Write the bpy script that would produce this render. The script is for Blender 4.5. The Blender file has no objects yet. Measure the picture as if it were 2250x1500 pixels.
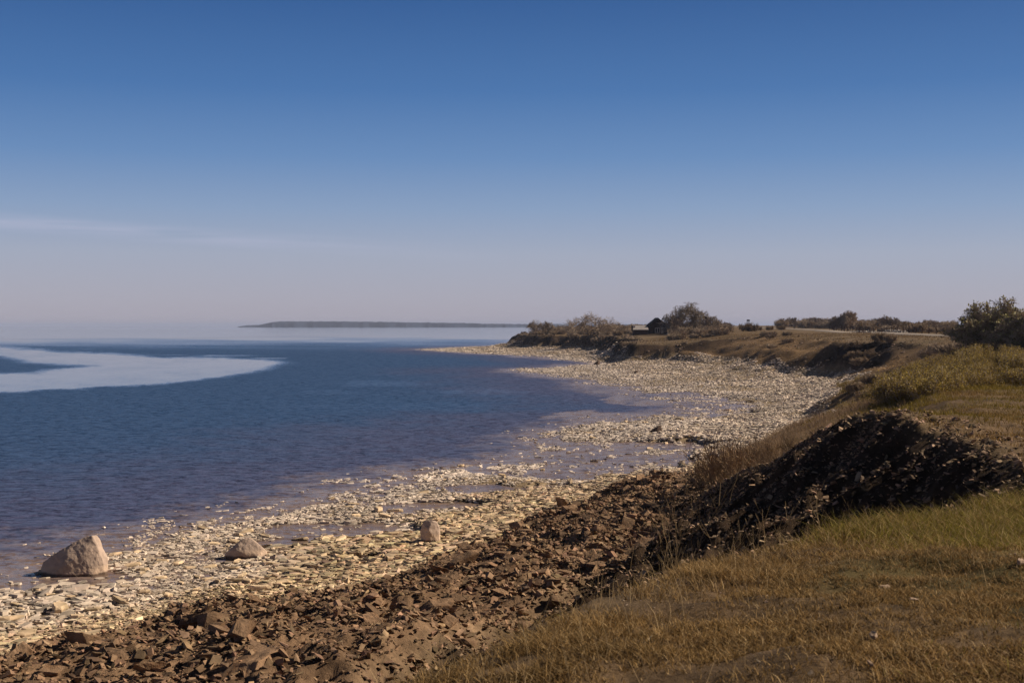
import bpy, bmesh, math, time
import numpy as np
from mathutils import Vector, Matrix, noise as mnoise

T0 = time.time()
R = math.radians
scene = bpy.context.scene
COL = scene.collection
FPX, CX, HY, H = 2800.0, 1125.0, 715.0, 9.0      # focal length in photo pixels, centre column, horizon row, eye height

# ------------------------------------------------------------------ camera, sky, sun, exposure
cam_d = bpy.data.cameras.new("camera")
cam_d.sensor_width = 36.0
cam_d.lens = FPX * 36.0 / 2250.0
cam_d.clip_start = 0.1
cam_d.clip_end = 90000.0
cam_d.dof.use_dof = True
cam_d.dof.focus_distance = 45.0
cam_d.dof.aperture_fstop = 6.3
cam = bpy.data.objects.new("camera", cam_d)
COL.objects.link(cam)
cam.location = (0, 0, H)
cam.rotation_euler = (R(90) - math.atan((750 - HY) / FPX), 0, 0)
scene.camera = cam

SUN_AZ, SUN_EL = 12.0, 34.0       # azimuth measured from +X towards +Y
sd = Vector((math.cos(R(SUN_AZ)) * math.cos(R(SUN_EL)), math.sin(R(SUN_AZ)) * math.cos(R(SUN_EL)), math.sin(R(SUN_EL))))
sun_d = bpy.data.lights.new("sun", 'SUN')
sun_d.energy = 5.0
sun_d.angle = R(0.53)
sun_d.color = (1.0, 0.87, 0.69)
sun = bpy.data.objects.new("sun", sun_d)
COL.objects.link(sun)
sun.location = (40, 20, 60)
sun.rotation_euler = sd.to_track_quat('Z', 'Y').to_euler()

scene.view_settings.view_transform = 'Standard'
scene.view_settings.look = 'None'
scene.view_settings.exposure = 0.3
scene.view_settings.gamma = 1.0
scene.cycles.max_bounces = 6
scene.cycles.diffuse_bounces = 2
scene.cycles.glossy_bounces = 3
scene.cycles.transparent_max_bounces = 4
scene.cycles.caustics_reflective = False
scene.cycles.caustics_refractive = False


def lin(c):
    return tuple(((v / 255.0) / 12.92 if v / 255.0 <= 0.04045 else ((v / 255.0 + 0.055) / 1.055) ** 2.4) for v in c)


world = bpy.data.worlds.new("World")
scene.world = world
world.use_nodes = True
wn, wl = world.node_tree.nodes, world.node_tree.links
wn.clear()
w_out = wn.new('ShaderNodeOutputWorld')
w_bg = wn.new('ShaderNodeBackground')
w_bg.inputs['Strength'].default_value = 0.1
w_sky = wn.new('ShaderNodeTexSky')
w_sky.sky_type = 'NISHITA'
w_sky.sun_disc = False
w_sky.sun_elevation = R(SUN_EL)
w_sky.sun_rotation = R(90 - SUN_AZ)
w_sky.air_density = 1.0
w_sky.dust_density = 0.6
w_sky.ozone_density = 3.0
w_geo = wn.new('ShaderNodeTexCoord')
w_sep = wn.new('ShaderNodeSeparateXYZ')
wl.new(w_geo.outputs['Generated'], w_sep.inputs[0])
# tint of the air by height above the horizon (photo: lavender haze low, deep polarised blue above)
SKY_GAIN = 8.2
ramp = wn.new('ShaderNodeValToRGB')
w_mr = wn.new('ShaderNodeMapRange')
w_mr.inputs['From Min'].default_value = 0.0
w_mr.inputs['From Max'].default_value = 0.5
wl.new(w_sep.outputs['Z'], w_mr.inputs['Value'])
wl.new(w_mr.outputs[0], ramp.inputs[0])
SKY_STOPS = [  # sine of elevation, wanted sRGB colour
    (0.000, (170, 163, 175)), (0.020, (168, 166, 181)), (0.055, (160, 167, 188)), (0.090, (134, 156, 190)),
    (0.130, (100, 136, 184)), (0.180, (68, 112, 169)), (0.250, (44, 87, 146)), (0.33, (22, 44, 80)), (0.50, (8, 15, 30))]
els = ramp.color_ramp.elements
while len(els) > 1:
    els.remove(els[-1])
els[0].position = 0.0
for i, (z, c) in enumerate(SKY_STOPS):
    e = els[0] if i == 0 else els.new(z / 0.5)
    e.color = (*lin(c), 1)
w_mix = wn.new('ShaderNodeMix')
w_mix.data_type = 'RGBA'
w_mix.inputs[0].default_value = 0.93
w_gain = wn.new('ShaderNodeVectorMath')
w_gain.operation = 'SCALE'
w_gain.inputs['Scale'].default_value = SKY_GAIN
wl.new(ramp.outputs[0], w_gain.inputs[0])
wl.new(w_sky.outputs[0], w_mix.inputs[6])
wl.new(w_gain.outputs[0], w_mix.inputs[7])
# one thin veil of high cloud low in the left of the sky
w_map = wn.new('ShaderNodeMapping')
w_map.inputs['Scale'].default_value = (5.0, 5.0, 90.0)
w_map.inputs['Rotation'].default_value = (0, R(-3.2), 0)
w_ns = wn.new('ShaderNodeTexNoise')
w_ns.inputs['Scale'].default_value = 1.6
w_ns.inputs['Detail'].default_value = 5.0
wl.new(w_geo.outputs['Generated'], w_map.inputs[0])
wl.new(w_map.outputs[0], w_ns.inputs['Vector'])


def wmath(op, a, b=None, clamp=False):
    n = wn.new('ShaderNodeMath')
    n.operation = op
    n.use_clamp = clamp
    for k, v in enumerate((a, b)):
        if v is None:
            continue
        if isinstance(v, (int, float)):
            n.inputs[k].default_value = v
        else:
            wl.new(v, n.inputs[k])
    return n.outputs[0]


# centre line of the veil: z = 0.0645 - 0.055*(x + 0.23)
zc = wmath('SUBTRACT', 0.0675, wmath('MULTIPLY', wmath('ADD', w_sep.outputs['X'], 0.23), 0.055))
dz = wmath('ABSOLUTE', wmath('SUBTRACT', w_sep.outputs['Z'], zc))
veil = wmath('SUBTRACT', 1.0, wmath('MULTIPLY', dz, 120.0), True)
fadex = wmath('MULTIPLY', wmath('SUBTRACT', 0.0, w_sep.outputs['X']), 4.0, True)
patch = wmath('MULTIPLY', wmath('SUBTRACT', w_ns.outputs['Fac'], 0.32), 2.6, True)
front = wmath('GREATER_THAN', w_sep.outputs['Y'], 0.0)
veil = wmath('MULTIPLY', wmath('MULTIPLY', veil, patch), wmath('MULTIPLY', wmath('MULTIPLY', fadex, front), 0.85))
w_cl = wn.new('ShaderNodeMix')
w_cl.data_type = 'RGBA'
wl.new(veil, w_cl.inputs[0])
wl.new(w_mix.outputs[2], w_cl.inputs[6])
cc = lin((178, 182, 205))
w_cl.inputs[7].default_value = (cc[0] * SKY_GAIN, cc[1] * SKY_GAIN, cc[2] * SKY_GAIN, 1)
wl.new(w_cl.outputs[2], w_bg.inputs['Color'])
wl.new(w_bg.outputs[0], w_out.inputs[0])

# ------------------------------------------------------------------ helpers
rs = np.random.RandomState(7)


def tag(o, label=None, cat=None, group=None, kind=None):
    if label: o['label'] = label
    if cat: o['category'] = cat
    if group: o['group'] = group
    if kind: o['kind'] = kind
    return o


def link(name, me, mat=None, parent=None, loc=(0, 0, 0), rot=(0, 0, 0), sc=(1, 1, 1)):
    o = bpy.data.objects.new(name, me)
    COL.objects.link(o)
    o.location, o.rotation_euler, o.scale = loc, rot, sc
    if mat is not None and me is not None and not me.materials:
        me.materials.append(mat)
    if parent is not None:
        o.parent = parent
    return o


def empty(name, loc, rz=0.0, sc=1.0):
    o = link(name, None, loc=loc, rot=(0, 0, rz), sc=(sc, sc, sc))
    o.empty_display_size = 0.3
    return o


def mesh_np(name, verts, loops, totals, attrs=None, smooth=False):
    me = bpy.data.meshes.new(name)
    verts = np.asarray(verts, dtype=np.float32)
    loops = np.asarray(loops, dtype=np.int32)
    totals = np.asarray(totals, dtype=np.int32)
    me.vertices.add(len(verts))
    me.vertices.foreach_set('co', verts.ravel())
    me.loops.add(len(loops))
    me.loops.foreach_set('vertex_index', loops)
    me.polygons.add(len(totals))
    starts = np.zeros(len(totals), dtype=np.int32)
    starts[1:] = np.cumsum(totals)[:-1]
    me.polygons.foreach_set('loop_start', starts)
    me.polygons.foreach_set('use_smooth', np.full(len(totals), bool(smooth)))
    for k, v in (attrs or {}).items():
        if v.ndim == 2:
            a = me.attributes.new(k, 'FLOAT_COLOR', 'POINT')
            c4 = np.ones((len(verts), 4), dtype=np.float32)
            c4[:, :3] = v
            a.data.foreach_set('color', c4.ravel())
        else:
            a = me.attributes.new(k, 'FLOAT', 'POINT')
            a.data.foreach_set('value', np.asarray(v, dtype=np.float32))
    me.update(calc_edges=True)
    return me


def grid_mesh(name, X, Y, Z, attrs=None, smooth=True):
    nr, nc = X.shape
    v = np.stack([X, Y, Z], -1).reshape(-1, 3)
    idx = np.arange(nr * nc, dtype=np.int32).reshape(nr, nc)
    q = np.stack([idx[:-1, :-1], idx[:-1, 1:], idx[1:, 1:], idx[1:, :-1]], -1).reshape(-1, 4)
    at = {k: (a.reshape(-1, 3) if a.ndim == 3 else a.ravel()) for k, a in (attrs or {}).items()}
    return mesh_np(name, v, q.ravel(), np.full(len(q), 4), at, smooth)


_tabs = {}


def vnoise(x, y, seed=0):
    if seed not in _tabs:
        _tabs[seed] = np.random.RandomState(1000 + seed).rand(256, 256).astype(np.float32)
    t = _tabs[seed]
    xi = np.floor(x).astype(np.int64)
    yi = np.floor(y).astype(np.int64)
    fx = x - xi
    fy = y - yi
    fx = fx * fx * (3 - 2 * fx)
    fy = fy * fy * (3 - 2 * fy)
    a, b = xi & 255, (xi + 1) & 255
    c, d = yi & 255, (yi + 1) & 255
    return ((t[a, c] * (1 - fx) + t[b, c] * fx) * (1 - fy) + (t[a, d] * (1 - fx) + t[b, d] * fx) * fy) * 2 - 1


def fbm(x, y, octv=4, seed=0, gain=0.5):
    s, a = 0.0, 1.0
    for k in range(octv):
        ca, sa = math.cos(k * 1.1 + seed), math.sin(k * 1.1 + seed)
        f = 2.03 ** k
        s = s + a * vnoise((x * ca - y * sa) * f + 17.3 * k, (x * sa + y * ca) * f + 5.1 * k, seed + k)
        a *= gain
    return s


def sstep(a, b, x):
    t = np.clip((x - a) / (b - a), 0, 1)
    return t * t * (3 - 2 * t)


# ------------------------------------------------------------------ plan of the coast
# waterline: photo pixel on the water plane -> plan position
SHORE_PX = [(1335, -80), (1305, 20), (1292, 130), (1276, 225), (1245, 258), (1218, 275), (1190, 350), (1150, 520), (1135, 600), (1110, 700), (1080, 830), (1052, 930),
            (1036, 985), (1022, 1110), (1005, 1230), (985, 1250), (965, 1240), (950, 1240), (938, 1300), (915, 1420), (897, 1600),
            (885, 1590), (872, 1500), (858, 1410), (845, 1340), (832, 1270), (818, 1190), (811, 1170), (806, 1230), (801, 1290),
            (796, 1315), (790, 1255), (783, 1180), (776, 1050), (771, 960), (768, 930), (764, 985), (760, 1075), (757, 1120),
            (752, 1140), (745, 1150), (735, 1158), (725, 1170), (719, 1260)]
sy = np.array([H * FPX / (p - HY) for p, _ in SHORE_PX])
sx = np.array([(q - CX) / FPX for _, q in SHORE_PX]) * sy
sy = np.concatenate([[-40, 0, 25], sy])
sx = np.concatenate([[-60, -42, -28], sx])

# Y, brown-rubble edge X, toe(x,z), mid(x,z), top(x,z), inland1(x,z), inland2(x,z)
ROWS = [
    (-20, -30, (-15, 2.0), (-11, 4.4), (-8, 7.2), (-2, 7.4), (200, 8.0)),
    (0, -25, (-11, 2.0), (-6.5, 4.5), (-3, 7.2), (3, 7.35), (200, 8.0)),
    (6.4, -22, (-9, 2.0), (-4.6, 4.5), (-0.75, 7.1), (2.5, 7.3), (200, 8.0)),
    (9.1, -21, (-8, 2.0), (-3.4, 4.4), (0.6, 6.98), (3, 7.2), (200, 7.8)),
    (11.3, -20.5, (-7, 2.0), (-2.3, 4.3), (1.6, 6.84), (4, 7.0), (200, 7.8)),
    (14.1, -20, (-6, 2.0), (0.0, 4.2), (4.2, 6.8), (6.5, 6.9), (200, 7.6)),
    (16.4, -19.5, (-5, 2.0), (2.0, 4.1), (6.5, 6.8), (9, 6.85), (200, 7.6)),
    (19, -19, (-4, 2.0), (4.6, 4.3), (8.6, 6.3), (11, 6.7), (200, 7.4)),
    (23, -18, (-3, 2.0), (5.6, 4.3), (9.2, 6.4), (12, 6.7), (200, 7.4)),
    (28, -15.5, (-1, 2.0), (5.4, 4.3), (9.2, 6.7), (13, 6.7), (200, 7.3)),
    (31.8, -12.8, (1.0, 2.0), (5.6, 4.2), (8.9, 6.85), (13, 6.6), (200, 7.3)),
    (35.5, -8.6, (2.4, 1.9), (6.2, 4.1), (8.9, 6.4), (14, 6.4), (200, 7.2)),
    (41, -4.3, (4.6, 1.9), (7.0, 3.5), (8.5, 5.0), (16, 6.2), (200, 7.1)),
    (48, -1.4, (6.0, 1.8), (6.9, 2.5), (7.9, 3.2), (17, 6.1), (200, 7.0)),
    (54, 1.6, (6.8, 1.7), (7.6, 1.9), (9.0, 2.2), (18, 6.0), (200, 7.0)),
    (65, 9.0, (11, 1.7), (14, 3.2), (18, 4.8), (24, 5.9), (200, 7.0)),
    (90, 20.5, (21, 1.8), (25, 3.5), (30, 5.2), (36, 6.0), (200, 7.0)),
    (134, 33, (35, 1.8), (40, 3.8), (46, 5.6), (54, 6.2), (200, 7.1)),
    (175, 46, (48, 1.9), (53, 4.0), (59, 6.0), (66, 6.7), (200, 7.4)),
    (186, 50, (52, 2.0), (56, 4.1), (60, 6.3), (64, 6.8), (210, 7.5)),
    (196, 49, (52, 2.2), (55.5, 4.4), (58.5, 6.5), (66, 6.9), (220, 7.6)),
    (208, 42, (44, 2.2), (48.5, 4.4), (54, 6.4), (66, 7.05), (240, 7.7)),
    (240, 42, (46, 2.3), (50, 4.3), (56, 6.3), (70, 7.1), (240, 7.9)),
    (276, 38, (42, 2.4), (48, 4.4), (60, 6.5), (76, 7.25), (260, 8.1)),
    (289, 34, (37, 2.4), (44, 4.2), (56, 6.4), (78, 7.3), (260, 8.1)),
    (299, 25, (27, 1.7), (28.6, 3.6), (30.5, 4.6), (60, 6.6), (260, 8.1)),
    (322, 25, (27.5, 2.0), (30, 4.0), (32.5, 4.9), (58, 6.7), (270, 8.2)),
    (350, 25, (28, 2.0), (30.5, 4.0), (33, 5.5), (60, 6.9), (280, 8.3)),
    (380, 24, (28, 2.0), (31, 4.0), (34, 5.9), (60, 7.1), (280, 8.4)),
    (420, 18, (22, 2.0), (24, 4.0), (26.5, 5.5), (60, 7.2), (280, 8.5)),
    (455, 5, (9, 2.0), (11, 4.0), (14, 5.4), (60, 7.2), (280, 8.6)),
    (490, -4, (-1, 2.0), (1.5, 4.0), (4.5, 5.3), (60, 7.2), (280, 8.6)),
    (530, -2, (0, 1.5), (2.5, 4.0), (6, 5.3), (60, 7.2), (280, 8.7)),
    (600, 6, (9, 1.8), (12, 3.6), (16, 5.0), (80, 7.3), (300, 8.8)),
    (800, 16, (19, 1.8), (24, 3.8), (30, 5.5), (90, 8.0), (300, 8.85)),
    (1500, 60, (68, 2.0), (80, 5.0), (95, 7.5), (200, 8.6), (500, 8.8)),
    (6000, 400, (430, 2.0), (460, 5.0), (520, 7.5), (800, 8.6), (2000, 8.8)),
]
RY = np.array([r[0] for r in ROWS], float)
RB = np.array([r[1] for r in ROWS], float)
RX = [np.array([r[k][0] for r in ROWS], float) for k in range(2, 7)]
RZ = [np.array([r[k][1] for r in ROWS], float) for k in range(2, 7)]
DARK = ([-50, 52, 62, 180, 187, 203, 210, 284, 292, 545, 600], [1, 1, 0, 0, 1, 1, 0, 0, 1, 1, 0.3])   # bare shale faces by distance; their shade is partly put into the colour

# pools left behind the shoals and bare-stone shoals: (px, py, rx, ry) on the water plane
POOLS = [(800, 1170, 200, 22), (620, 1195, 70, 10), (965, 1118, 120, 14), (1075, 1078, 110, 13), (1350, 1018, 250, 50), (1440, 990, 150, 20), (1180, 1075, 70, 7), (1130, 1030, 120, 12), (170, 1272, 120, 17), (500, 1232, 40, 5), (330, 1225, 50, 5), (810, 1243, 40, 6), (1200, 1040, 110, 13),
         (1560, 899, 105, 19), (1470, 878, 130, 15), (1300, 915, 120, 12), (220, 1272, 75, 9), (820, 1088, 50, 6), (1480, 1000, 60, 12)]
SHOALS = [(940, 1092, 75, 13), (1075, 1055, 90, 9), (760, 1140, 130, 7), (1390, 943, 190, 10), (1300, 952, 100, 5), (1480, 925, 80, 7), (1230, 1060, 110, 5), (1020, 1125, 120, 5)]


def ground(X, Y, detail=True, full=False):
    X = np.asarray(X, float)
    Y = np.asarray(Y, float)
    dist = np.hypot(X, Y)
    wob = np.clip(Y / 60.0, 0.25, 4.0)
    Xw = X + wob * 0.9 * fbm(X / 9 + 3, Y / 14, 3, 11) * sstep(5, 30, Y)
    S = np.interp(Y, sy, sx)
    Bx = np.interp(Y, RY, RB)
    tx, mx, px_, ix, jx = [np.interp(Y, RY, a) for a in RX]
    tz, mz, pz, iz, jz = [np.interp(Y, RY, a) for a in RZ]
    Bx = np.maximum(Bx, S + 0.5)
    tx = np.maximum(tx, Bx + 0.6)
    ZERO = 0 * S
    rub = 1 - sstep(58, 68, Y)                 # brown rubble belt only near
    bz = 0.75 + 0.4 * (1 - rub)
    z = np.where(Xw < S, np.maximum(-(S - Xw) * 0.06, -3.2), 0.0)
    for (xa, za, xb, zb) in ((S, ZERO, Bx, bz), (Bx, bz, tx, tz), (tx, tz, mx, mz), (mx, mz, px_, pz), (px_, pz, ix, iz), (ix, iz, jx, jz)):
        t = np.clip((Xw - xa) / np.maximum(xb - xa, 0.05), 0, 1)
        z = np.where(Xw >= xa, za + (zb - za) * (t ** 2.2 if za is ZERO else t), z)
    beach = sstep(-3, 0, Xw - S) * (1 - sstep(-0.2, 0.4, Xw - Bx))
    rubz = rub * sstep(-0.3, 0.3, Xw - Bx) * (1 - sstep(-1, 1, Xw - tx))
    up = sstep(-0.6, 0.9, Xw - px_)
    slope = sstep(-0.6, 0.6, Xw - tx) * (1 - up)
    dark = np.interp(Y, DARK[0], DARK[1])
    # pools and shoals
    Ys = np.maximum(Y, 5.0)
    ppx = CX + X / Ys * FPX
    ppy = HY + H * FPX / Ys
    nz1 = fbm(X / 2.2, Y / 3.5, 4, 21) * 0.55
    m = np.zeros_like(z)
    for (a, b, c, d) in POOLS:
        m = np.maximum(m, sstep(-0.15, 0.25, 1 - ((ppx - a) / c) ** 2 - ((ppy - b) / d) ** 2 + nz1))
    sh = np.zeros_like(z)
    for (a, b, c, d) in SHOALS:
        sh = np.maximum(sh, sstep(0.0, 0.7, 1 - ((ppx - a) / c) ** 2 - ((ppy - b) / d) ** 2 + nz1))
    lowland = (z < 1.0) & (Xw < Bx + 0.3)
    z = np.where(lowland, z * (1 - m) - 0.15 * m, z)
    z = np.where(lowland, np.maximum(z, z * (1 - sh) + 0.05 * sh), z)
    rise = sstep(0.0, 1.0, z)
    z = z + (1 - rubz) * beach * (0.035 + 0.11 * rise) * fbm(X / 2.6, Y / 4.0, 3, 31)
    # the raised lip and hummocks of the rubble
    z = z + rubz * (0.35 * sstep(0.0, 1.2, Xw - Bx) + 0.42 * fbm(X / 3.6, Y / 3.6, 3, 41))
    if detail:
        near = 1 - sstep(60, 140, dist)
        rid = 1 - np.abs(fbm(X / 1.1, Y / 1.1, 4, 51))
        z = z + rubz * (0.22 * rid - 0.12 + near * 0.07 * fbm(X / 0.28, Y / 0.45, 3, 53))
        # shale face: blocky, with gullies
        g1 = fbm((X + Y * 0.35) / 1.5, (Y - X * 0.3) / 0.55, 5, 61)
        g2 = np.abs(fbm(X / 3.2, Y / 3.2, 3, 66))
        z = z + slope * dark * near * (0.36 * g1 - 0.6 * g2 + 0.17) * (0.25 + 0.75 * sstep(16, 21, Y)) * (1 - 0.5 * sstep(-2.5, 0, Xw - px_))
        far = sstep(120, 200, dist)
        z = z + slope * dark * far * (0.9 * fbm(X / 6, Y / 9, 4, 63))
        z = z + slope * (1 - dark) * (0.16 * fbm(X / 5, Y / 7, 4, 64))
        z = z + up * (0.05 * fbm(X / 0.6, Y / 0.6, 3, 71) + 0.10 * fbm(X / 3, Y / 3, 2, 72)) * (1 - 0.6 * sstep(150, 260, dist))
        z = z + beach * 0.03 * fbm(X / 0.35, Y / 0.35, 2, 81) * near
    if not full:
        return z
    return z, dict(beach=beach, rub=rubz, slope=slope, up=up, dark=dark, S=S, B=Bx, toe=tx, top=px_, Xw=Xw, dist=dist, ppx=ppx, ppy=ppy, pool=m)


def gz(x, y):
    return float(ground(np.array([x]), np.array([y]))[0])


# ------------------------------------------------------------------ materials
def new_mat(name):
    m = bpy.data.materials.new(name)
    m.use_nodes = True
    nt = m.node_tree
    bs = nt.nodes['Principled BSDF']
    return m, nt, bs


def N(nt, kind, **kw):
    n = nt.nodes.new(kind)
    for k, v in kw.items():
        if k in n.inputs.keys():
            n.inputs[k].default_value = v
        else:
            setattr(n, k, v)
    return n


def noisy_mat(name, base=None, attr=None, rnd=0.0, scale=4.0, detail=6.0, lo=0.6, hi=1.3, rough=0.9, bump=0.5, bump_scale=None, bdist=0.02, spec=0.2, space='Object', second=None, trans=0.0):
    """Colour (constant or vertex attribute) times noise, with fine bump."""
    m, nt, bs = new_mat(name)
    L = nt.links
    tc = N(nt, 'ShaderNodeTexCoord')
    n1 = N(nt, 'ShaderNodeTexNoise', Scale=scale, Detail=detail, Roughness=0.65)
    L.new(tc.outputs[space], n1.inputs['Vector'])
    mr = N(nt, 'ShaderNodeMapRange')
    mr.inputs['From Min'].default_value = 0.3
    mr.inputs['From Max'].default_value = 0.7
    mr.inputs['To Min'].default_value = lo
    mr.inputs['To Max'].default_value = hi
    L.new(n1.outputs['Fac'], mr.inputs['Value'])
    if attr:
        at = N(nt, 'ShaderNodeAttribute')
        at.attribute_name = attr
        src = at.outputs['Color']
    else:
        rgb = N(nt, 'ShaderNodeRGB')
        rgb.outputs[0].default_value = (*base, 1)
        src = rgb.outputs[0]
    if second is not None:
        n2 = N(nt, 'ShaderNodeTexNoise', Scale=scale * 0.27, Detail=3.0)
        L.new(tc.outputs[space], n2.inputs['Vector'])
        r2 = N(nt, 'ShaderNodeMapRange')
        r2.inputs['From Min'].default_value = 0.42
        r2.inputs['From Max'].default_value = 0.6
        L.new(n2.outputs['Fac'], r2.inputs['Value'])
        mx = N(nt, 'ShaderNodeMix', data_type='RGBA')
        L.new(r2.outputs[0], mx.inputs[0])
        L.new(src, mx.inputs[6])
        mx.inputs[7].default_value = (*second, 1)
        src = mx.outputs[2]
    val = mr.outputs[0]
    if rnd > 0:
        oi = N(nt, 'ShaderNodeObjectInfo')
        r3 = N(nt, 'ShaderNodeMapRange')
        r3.inputs['To Min'].default_value = 1 - rnd
        r3.inputs['To Max'].default_value = 1 + rnd * 0.6
        L.new(oi.outputs['Random'], r3.inputs['Value'])
        mm = N(nt, 'ShaderNodeMath', operation='MULTIPLY')
        L.new(val, mm.inputs[0])
        L.new(r3.outputs[0], mm.inputs[1])
        val = mm.outputs[0]
    vm = N(nt, 'ShaderNodeVectorMath', operation='SCALE')
    L.new(src, vm.inputs[0])
    L.new(val, vm.inputs['Scale'])
    L.new(vm.outputs[0], bs.inputs['Base Color'])
    bs.inputs['Roughness'].default_value = rough
    bs.inputs['Specular IOR Level'].default_value = spec
    if bump > 0:
        nb = N(nt, 'ShaderNodeTexNoise', Scale=bump_scale or scale * 3, Detail=5.0, Roughness=0.7)
        L.new(tc.outputs[space], nb.inputs['Vector'])
        bp = N(nt, 'ShaderNodeBump', Strength=bump, Distance=bdist)
        L.new(nb.outputs['Fac'], bp.inputs['Height'])
        L.new(bp.outputs[0], bs.inputs['Normal'])
    return m


M = {}
M['slab'] = noisy_mat('limestone', base=(0.74, 0.545, 0.36), rnd=0.4, scale=5, lo=0.75, hi=1.15, bump=0.35, bdist=0.02, second=(0.40, 0.30, 0.19))
M['shingle'] = noisy_mat('limestone_shingle', attr='Col', scale=4, lo=0.8, hi=1.12, bump=0.3)
M['brown_rock'] = noisy_mat('brown_rock', base=(0.275, 0.172, 0.105), rnd=0.4, scale=4.5, lo=0.55, hi=1.35, bump=0.8, bump_scale=16, bdist=0.04, second=(0.20, 0.115, 0.064))
M['rubble'] = noisy_mat('rubble', attr='Col', scale=5, lo=0.6, hi=1.3, bump=0.6, bump_scale=20)
M['boulder'] = noisy_mat('granite_boulder', base=(0.55, 0.41, 0.33), scale=2.2, lo=0.75, hi=1.2, bump=0.8, bump_scale=7, bdist=0.03, second=(0.42, 0.31, 0.245))
M['lawn_stone'] = noisy_mat('lawn_stone', base=(0.40, 0.28, 0.20), scale=8, lo=0.7, hi=1.15, bump=0.4)
M['dark_boulder'] = noisy_mat('dark_boulder', base=(0.12, 0.08, 0.06), scale=2.2, lo=0.8, hi=1.15, bump=0.5, bump_scale=9)
M['grass'] = noisy_mat('grass_blades', attr='Col', scale=0.8, lo=0.8, hi=1.2, bump=0, rough=0.75, spec=0.15)
M['leaf'] = noisy_mat('leaves', attr='Col', scale=1.2, lo=0.75, hi=1.25, bump=0, rough=0.6, spec=0.25)
M['twig'] = noisy_mat('twigs', base=(0.36, 0.275, 0.20), rnd=0.3, scale=3, bump=0, rough=0.9)
M['twig_red'] = noisy_mat('brown_twigs', base=(0.30, 0.20, 0.115), rnd=0.3, scale=3, bump=0, rough=0.9)
M['bark'] = noisy_mat('bark', base=(0.16, 0.115, 0.085), scale=12, bump=0.6)
M['stalk'] = noisy_mat('dry_stalks', base=(0.30, 0.20, 0.10), scale=8, bump=0)
M['darkwood'] = noisy_mat('dark_boards', base=(0.045, 0.026, 0.018), scale=2, bump=0.3)
M['brownwood'] = noisy_mat('brown_boards', base=(0.075, 0.040, 0.025), scale=2, bump=0.3)
M['roofgrey'] = noisy_mat('grey_roofing', base=(0.30, 0.27, 0.27), scale=3, bump=0.2)
M['rooffelt'] = noisy_mat('dark_roofing', base=(0.05, 0.035, 0.03), scale=3, bump=0.3)
M['whitewood'] = noisy_mat('white_paint', base=(0.72, 0.66, 0.60), scale=3, lo=0.9, hi=1.05, bump=0.1, rough=0.6)
M['render'] = noisy_mat('pale_wall', base=(0.50, 0.45, 0.44), scale=1.0, lo=0.9, hi=1.08, bump=0.2)
M['post'] = noisy_mat('weathered_post', base=(0.14, 0.085, 0.055), scale=6, bump=0.3)
M['wire'] = noisy_mat('fence_wire', base=(0.16, 0.12, 0.10), scale=6, bump=0)
M['road'] = noisy_mat('gravel_road', base=(0.34, 0.28, 0.235), scale=1.5, lo=0.85, hi=1.1, bump=0.3)
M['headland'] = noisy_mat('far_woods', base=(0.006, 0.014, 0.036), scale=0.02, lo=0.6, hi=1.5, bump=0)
# tide stains on the boulders: dark wet foot, pale dried band above it
_nt = M['boulder'].node_tree
_bs = _nt.nodes['Principled BSDF']
_src = _bs.inputs['Base Color'].links[0].from_socket
_tc = N(_nt, 'ShaderNodeTexCoord'); _sp = N(_nt, 'ShaderNodeSeparateXYZ'); _nn = N(_nt, 'ShaderNodeTexNoise', Scale=3.0, Detail=4.0)
_nt.links.new(_tc.outputs['Object'], _sp.inputs[0]); _nt.links.new(_tc.outputs['Object'], _nn.inputs['Vector'])
_ad = N(_nt, 'ShaderNodeMath', operation='MULTIPLY_ADD'); _ad.inputs[1].default_value = 0.12
_nt.links.new(_nn.outputs['Fac'], _ad.inputs[0]); _nt.links.new(_sp.outputs['Z'], _ad.inputs[2])
_cr = N(_nt, 'ShaderNodeValToRGB')
_e = _cr.color_ramp.elements
_e[0].position = 0.10; _e[0].color = (0.30, 0.27, 0.25, 1)
_e[1].position = 0.16; _e[1].color = (1.15, 1.12, 1.05, 1)
_x = _e.new(0.30); _x.color = (1.1, 1.08, 1.0, 1)
_x = _e.new(0.40); _x.color = (0.92, 0.92, 0.92, 1)
_nt.links.new(_ad.outputs[0], _cr.inputs[0])
_mx = N(_nt, 'ShaderNodeMix', data_type='RGBA', blend_type='MULTIPLY'); _mx.inputs[0].default_value = 1.0
_nt.links.new(_src, _mx.inputs[6]); _nt.links.new(_cr.outputs[0], _mx.inputs[7]); _nt.links.new(_mx.outputs[2], _bs.inputs['Base Color'])
gm, gnt, gbs = new_mat('window_glass')
gbs.inputs['Base Color'].default_value = (0.03, 0.03, 0.035, 1)
gbs.inputs['Roughness'].default_value = 0.08
M['glass'] = gm

for _k, _f in (('leaf', 0.4), ('grass', 0.3)):          # thin blades and leaves let sunlight through
    _nt = M[_k].node_tree
    _bs = _nt.nodes['Principled BSDF']
    _tr = _nt.nodes.new('ShaderNodeBsdfTranslucent')
    _ms = _nt.nodes.new('ShaderNodeMixShader')
    _ms.inputs[0].default_value = _f
    _nt.links.new(_bs.inputs['Base Color'].links[0].from_socket, _tr.inputs['Color'])
    _nt.links.new(_bs.outputs[0], _ms.inputs[1]); _nt.links.new(_tr.outputs[0], _ms.inputs[2])
    _nt.links.new(_ms.outputs[0], _nt.nodes['Material Output'].inputs['Surface'])
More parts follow.
